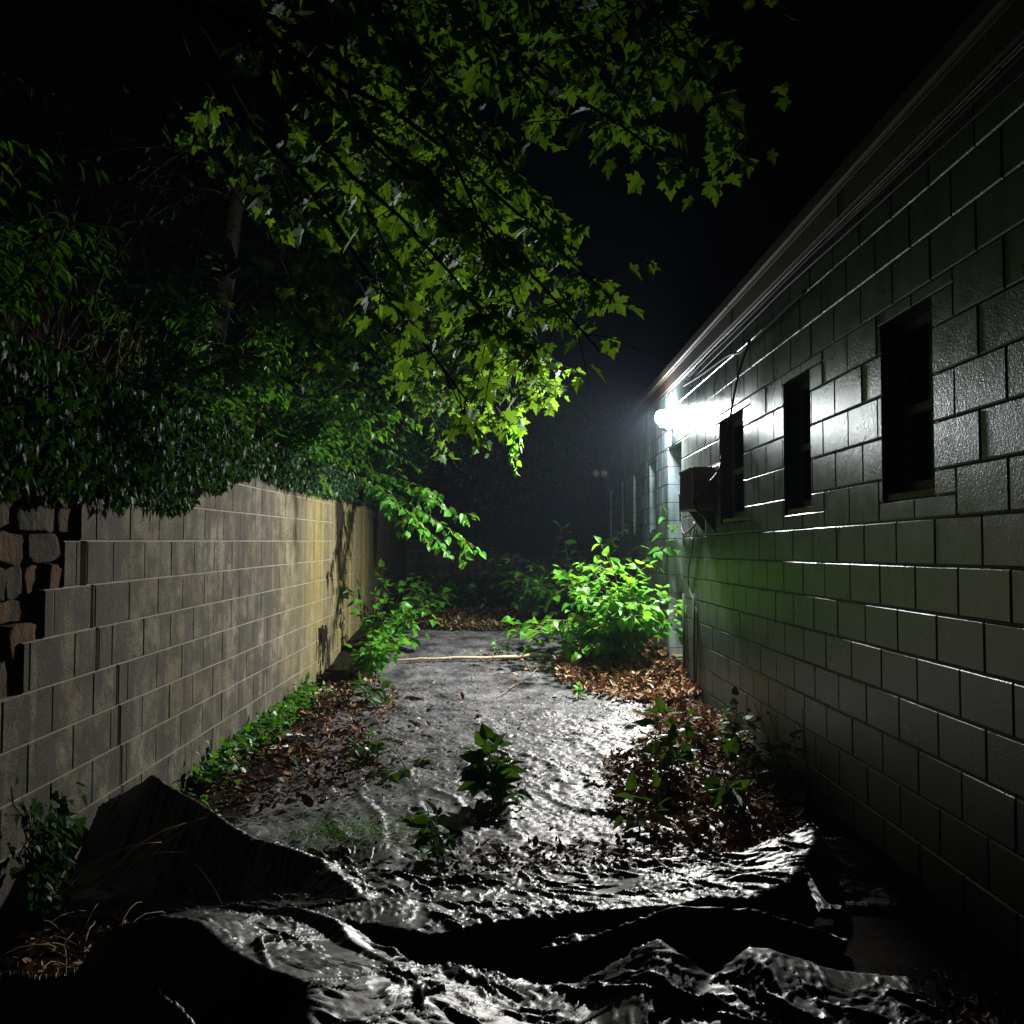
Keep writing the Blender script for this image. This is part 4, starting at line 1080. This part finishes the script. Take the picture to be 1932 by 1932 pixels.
# --- leaf litter
L = Leaves()
def litter(n, cx, cy, rx, ry, size=(.02, .055), lift=.03, tt=(.2, 1), p=1.0):
    a = rng.uniform(0, 2 * np.pi, n); r_ = np.sqrt(rng.uniform(0, 1, n)) ** p
    x = cx + rx * r_ * np.cos(a); y = cy + ry * r_ * np.sin(a)
    k = (noise2(x * 2.6, y * 2.6) > -.18 - .3 * (1 - r_)) & (x < RX - .02) & (x > LX + .02); x, y = x[k], y[k]; n = len(x)
    z = G(x, y) + lift + np.abs(rng.normal(0, .014, n))
    L.add(np.stack([x, y, z], -1), rvec(n, .9) * [1, 1, .35], np.array([0, 0, 1]) + rvec(n, .38), rng.uniform(*size, n) * np.exp(rng.normal(0, .38, n)), rng.uniform(*tt, n) ** 1.1)
litter(3300, 1.18, 5.7, .62, 1.35, lift=.05, tt=(.0, .95))
litter(900, .45, 4.45, .9, .22, lift=.05, size=(.012, .03), tt=(0, .9))
litter(1500, 1.45, 7.6, .35, 1.0, lift=.045)
litter(6500, 1.35, 10.1, .85, 1.55, lift=.05, tt=(.3, 1))
litter(3500, .2, 13.3, 1.7, 1.0, lift=.03, tt=(.15, .9))
litter(1100, -1.40, 8.0, .48, 1.6, lift=.05, tt=(0, .85), size=(.015, .05))
litter(1300, -1.3, 6.2, .5, 1.0, lift=.05, tt=(0, .6), size=(.012, .04))
litter(1700, .1, 7.6, 1.5, 3.9, lift=.045, size=(.010, .03), tt=(.1, 1))
litter(700, -1.35, 3.6, .4, .5, lift=.03, tt=(.3, 1), size=(.015, .04))
litter(900, 1.45, 2.9, .4, .5, lift=.03, tt=(.2, .9), size=(.01, .03))
tag(L.build('leaf_litter', T_DEAD, M['litter']), 'scattered brown dead leaves over the ground and the sheet', 'leaf litter', kind='stuff')

# --- pole and twigs
p0, p1 = on_y(735, 1250, 10.55), on_y(1038, 1243, 10.75)
p0[2] = gz(p0[0], p0[1]) + .06; p1[2] = gz(p1[0], p1[1]) + .07
t = np.linspace(0, 1, 16)[:, None]; P = p0 * (1 - t) + p1 * t + rng.normal(0, .006, (16, 3))
b = MB(); b.tube(P, np.linspace(.008, .024, 16), 8)
o = b.build('pole', M['wood'], None, True, origin=(p0 + p1) / 2); tag(o, 'long pale wooden pole lying across the plastic sheet', 'pole')
def twig(a, c, r0, label, fork=True):
    P = np.linspace(a, c, 9) + rng.normal(0, .012, (9, 3)); b = MB(); b.tube(P, np.linspace(r0, r0 * .4, 9), 5, .5)
    if fork:
        for i in (3, 5, 6):
            Q = curve(P[i], (P[i + 1] - P[i]) / np.linalg.norm(P[i + 1] - P[i]) + rng.normal(0, .5, 3) * [1, 1, .3], .3, 5, (0, 0, -.1), .1); b.tube(Q, np.linspace(r0 * .5, r0 * .2, 6), 4, .4)
    return tag(b.build('twig', M['dry'], None, True, origin=a), label, 'twig')
def gp(x, y, dz=.06): return np.array([x, y, gz(x, y) + dz])
twig(gp(-1.35, 10.45), gp(-.2, 10.75, .08), .007, 'thin forked brown twig touching the thin end of the pale pole')
twig(gp(-.05, 9.0), gp(.42, 10.4), .008, 'slim brown twig lying along the sheet toward the pale pole')
twig(gp(-1.3, 11.6), gp(-.3, 11.9), .006, 'brown twig beside the weeds on the left of the sheet')
twig(gp(-1.35, 6.5, .08), gp(-.55, 7.3, .08), .006, 'dark twig across the debris by the left wall')
twig(gp(.98, 4.9, .08), gp(1.45, 5.4, .1), .004, 'short thin twig lying on the brown leaves on the right')

# dry grass and dead stems at the near left
S = MB()
for i in range(240):
    x, y = rng.uniform(-1.75, -.75), rng.uniform(3.0, 3.95)
    a = rng.uniform(0, 2 * np.pi); P = curve((x, y, gz(x, y) + .01), (math.cos(a) * .8, math.sin(a) * .8, 1.0), rng.uniform(.08, .38), 7, (0, 0, -1.6), .25)
    S.tube(P, np.linspace(.0028, .0012, 8), 4, rng.uniform(.3, 1))
tag(S.build('dry_grass', M['dry'], None), 'tangle of dry grass stems in the dark corner by the near left wall', 'dry grass', kind='stuff')
for i in range(5):
    S = MB(); x, y = -1.72 + .05 * i, 3.8 + .06 * i; P = curve((x, y, .12), (.2 + .3 * rng.uniform(), .4, .6), rng.uniform(.4, .7), 8, (.3, 0, -1.1), .15); S.tube(P, np.linspace(.006, .003, 9), 5, .9)
    tag(S.build('dry_cane', M['dry'], None, True, origin=(x, y, .12)), 'pale dry cane arching at the foot of the near left wall', 'cane', 'dry canes by the near left wall')
# ivy climbing in the near left corner
root = np.array([-1.78, 3.78, 0.0]); iv = empty('ivy_plant', root); tag(iv, 'clump of shiny ivy climbing the near left end of the wall', 'ivy')
S = MB(); L = Leaves()
for i in range(6):
    px = 30 + 17 * i; top = on_x(px, 1475 + rng.integers(0, 70), -1.80)
    P = np.linspace(root + rng.normal(0, .05, 3) * [0, 1, 0], top, 12) + rng.normal(0, .012, (12, 3)); S.tube(P, .003, 4)
    n = 40; u = rng.uniform(.3, 1, n); pts = np.stack([np.interp(u, np.linspace(0, 1, 12), P[:, j]) for j in range(3)], -1) + rvec(n, .03) + [.03, 0, 0]
    L.add(pts, np.array([.4, .1, -.8]) + rvec(n, .4), np.array([.5, .2, .75]) + rvec(n, .4), rng.uniform(.03, .062, n), rng.uniform(.1, 1, n))
o = S.build('stem', M['bark'], iv, True, origin=root); o.location = (0, 0, 0)
L.build('foliage', T_IVY, M['ivy'], iv, root)

# white scraps by the left wall
def scrap(px, py, size, label):
    y = 8; 
    for _ in range(12):
        q = on_z(px, py, gz(0, y) + .05); y = q[1]
    g = np.linspace(-1, 1, 9); X, Y = np.meshgrid(g, g)
    s = rng.uniform(0, 50); Z = .35 * size * fbm(X * 1.3 + s, Y * 1.3, 3) + size * .2
    o = grid_mesh('paper_scrap', X * size * .6 + .1 * size * noise2(X + s, Y), Y * size + .2 * size * noise2(Y + s, X), Z, M['paper'])
    o.location = (q[0], q[1], q[2] - .01); o.rotation_euler = (0, 0, rng.uniform(0, 3)); so = o.modifiers.new('thickness', 'SOLIDIFY'); so.thickness = .0015
    return tag(o, label, 'scrap')
scrap(616, 1302, .10, 'crumpled white scrap at the wall foot, farthest of three')
scrap(548, 1388, .09, 'white scrap beside the wall foot leaves, middle of three')
scrap(520, 1412, .09, 'white scrap on the debris by the wall, nearest of three')

# ------------------------------------------------------------------ thin haze added for the glow around the lamp
b = MB(); b.box((-26, -8, -1.6), (16, 45, 16))
hm, hnt, hout = new_mat('glow_haze')
hv_ = N(hnt, 'ShaderNodeVolumePrincipled'); hv_.inputs['Color'].default_value = (.62, .76, 1, 1); hv_.inputs['Density'].default_value = .0011; hv_.inputs['Anisotropy'].default_value = .2
hnt.links.new(hv_.outputs[0], hout.inputs[1])
tag(b.build('added_glow_haze', hm, None), kind='stuff')

# ------------------------------------------------------------------ night sky
w = bpy.data.worlds.new('World'); scene.world = w; w.use_nodes = True
nt = w.node_tree; nt.nodes.clear()
sky = nt.nodes.new('ShaderNodeTexSky'); sky.sky_type = 'NISHITA'; sky.sun_disc = False
sky.sun_elevation = math.radians(-4); sky.sun_rotation = math.radians(200)
bg = nt.nodes.new('ShaderNodeBackground'); bg.inputs[1].default_value = .004
wo = nt.nodes.new('ShaderNodeOutputWorld')
nt.links.new(sky.outputs[0], bg.inputs[0]); nt.links.new(bg.outputs[0], wo.inputs[0])

scene.view_settings.view_transform = 'Standard'; scene.view_settings.look = 'None'
scene.view_settings.exposure = 0; scene.view_settings.gamma = 1
cy = scene.cycles
cy.use_denoising = True
cy.max_bounces = 6; cy.diffuse_bounces = 3; cy.glossy_bounces = 3; cy.transmission_bounces = 4
cy.sample_clamp_indirect = 6
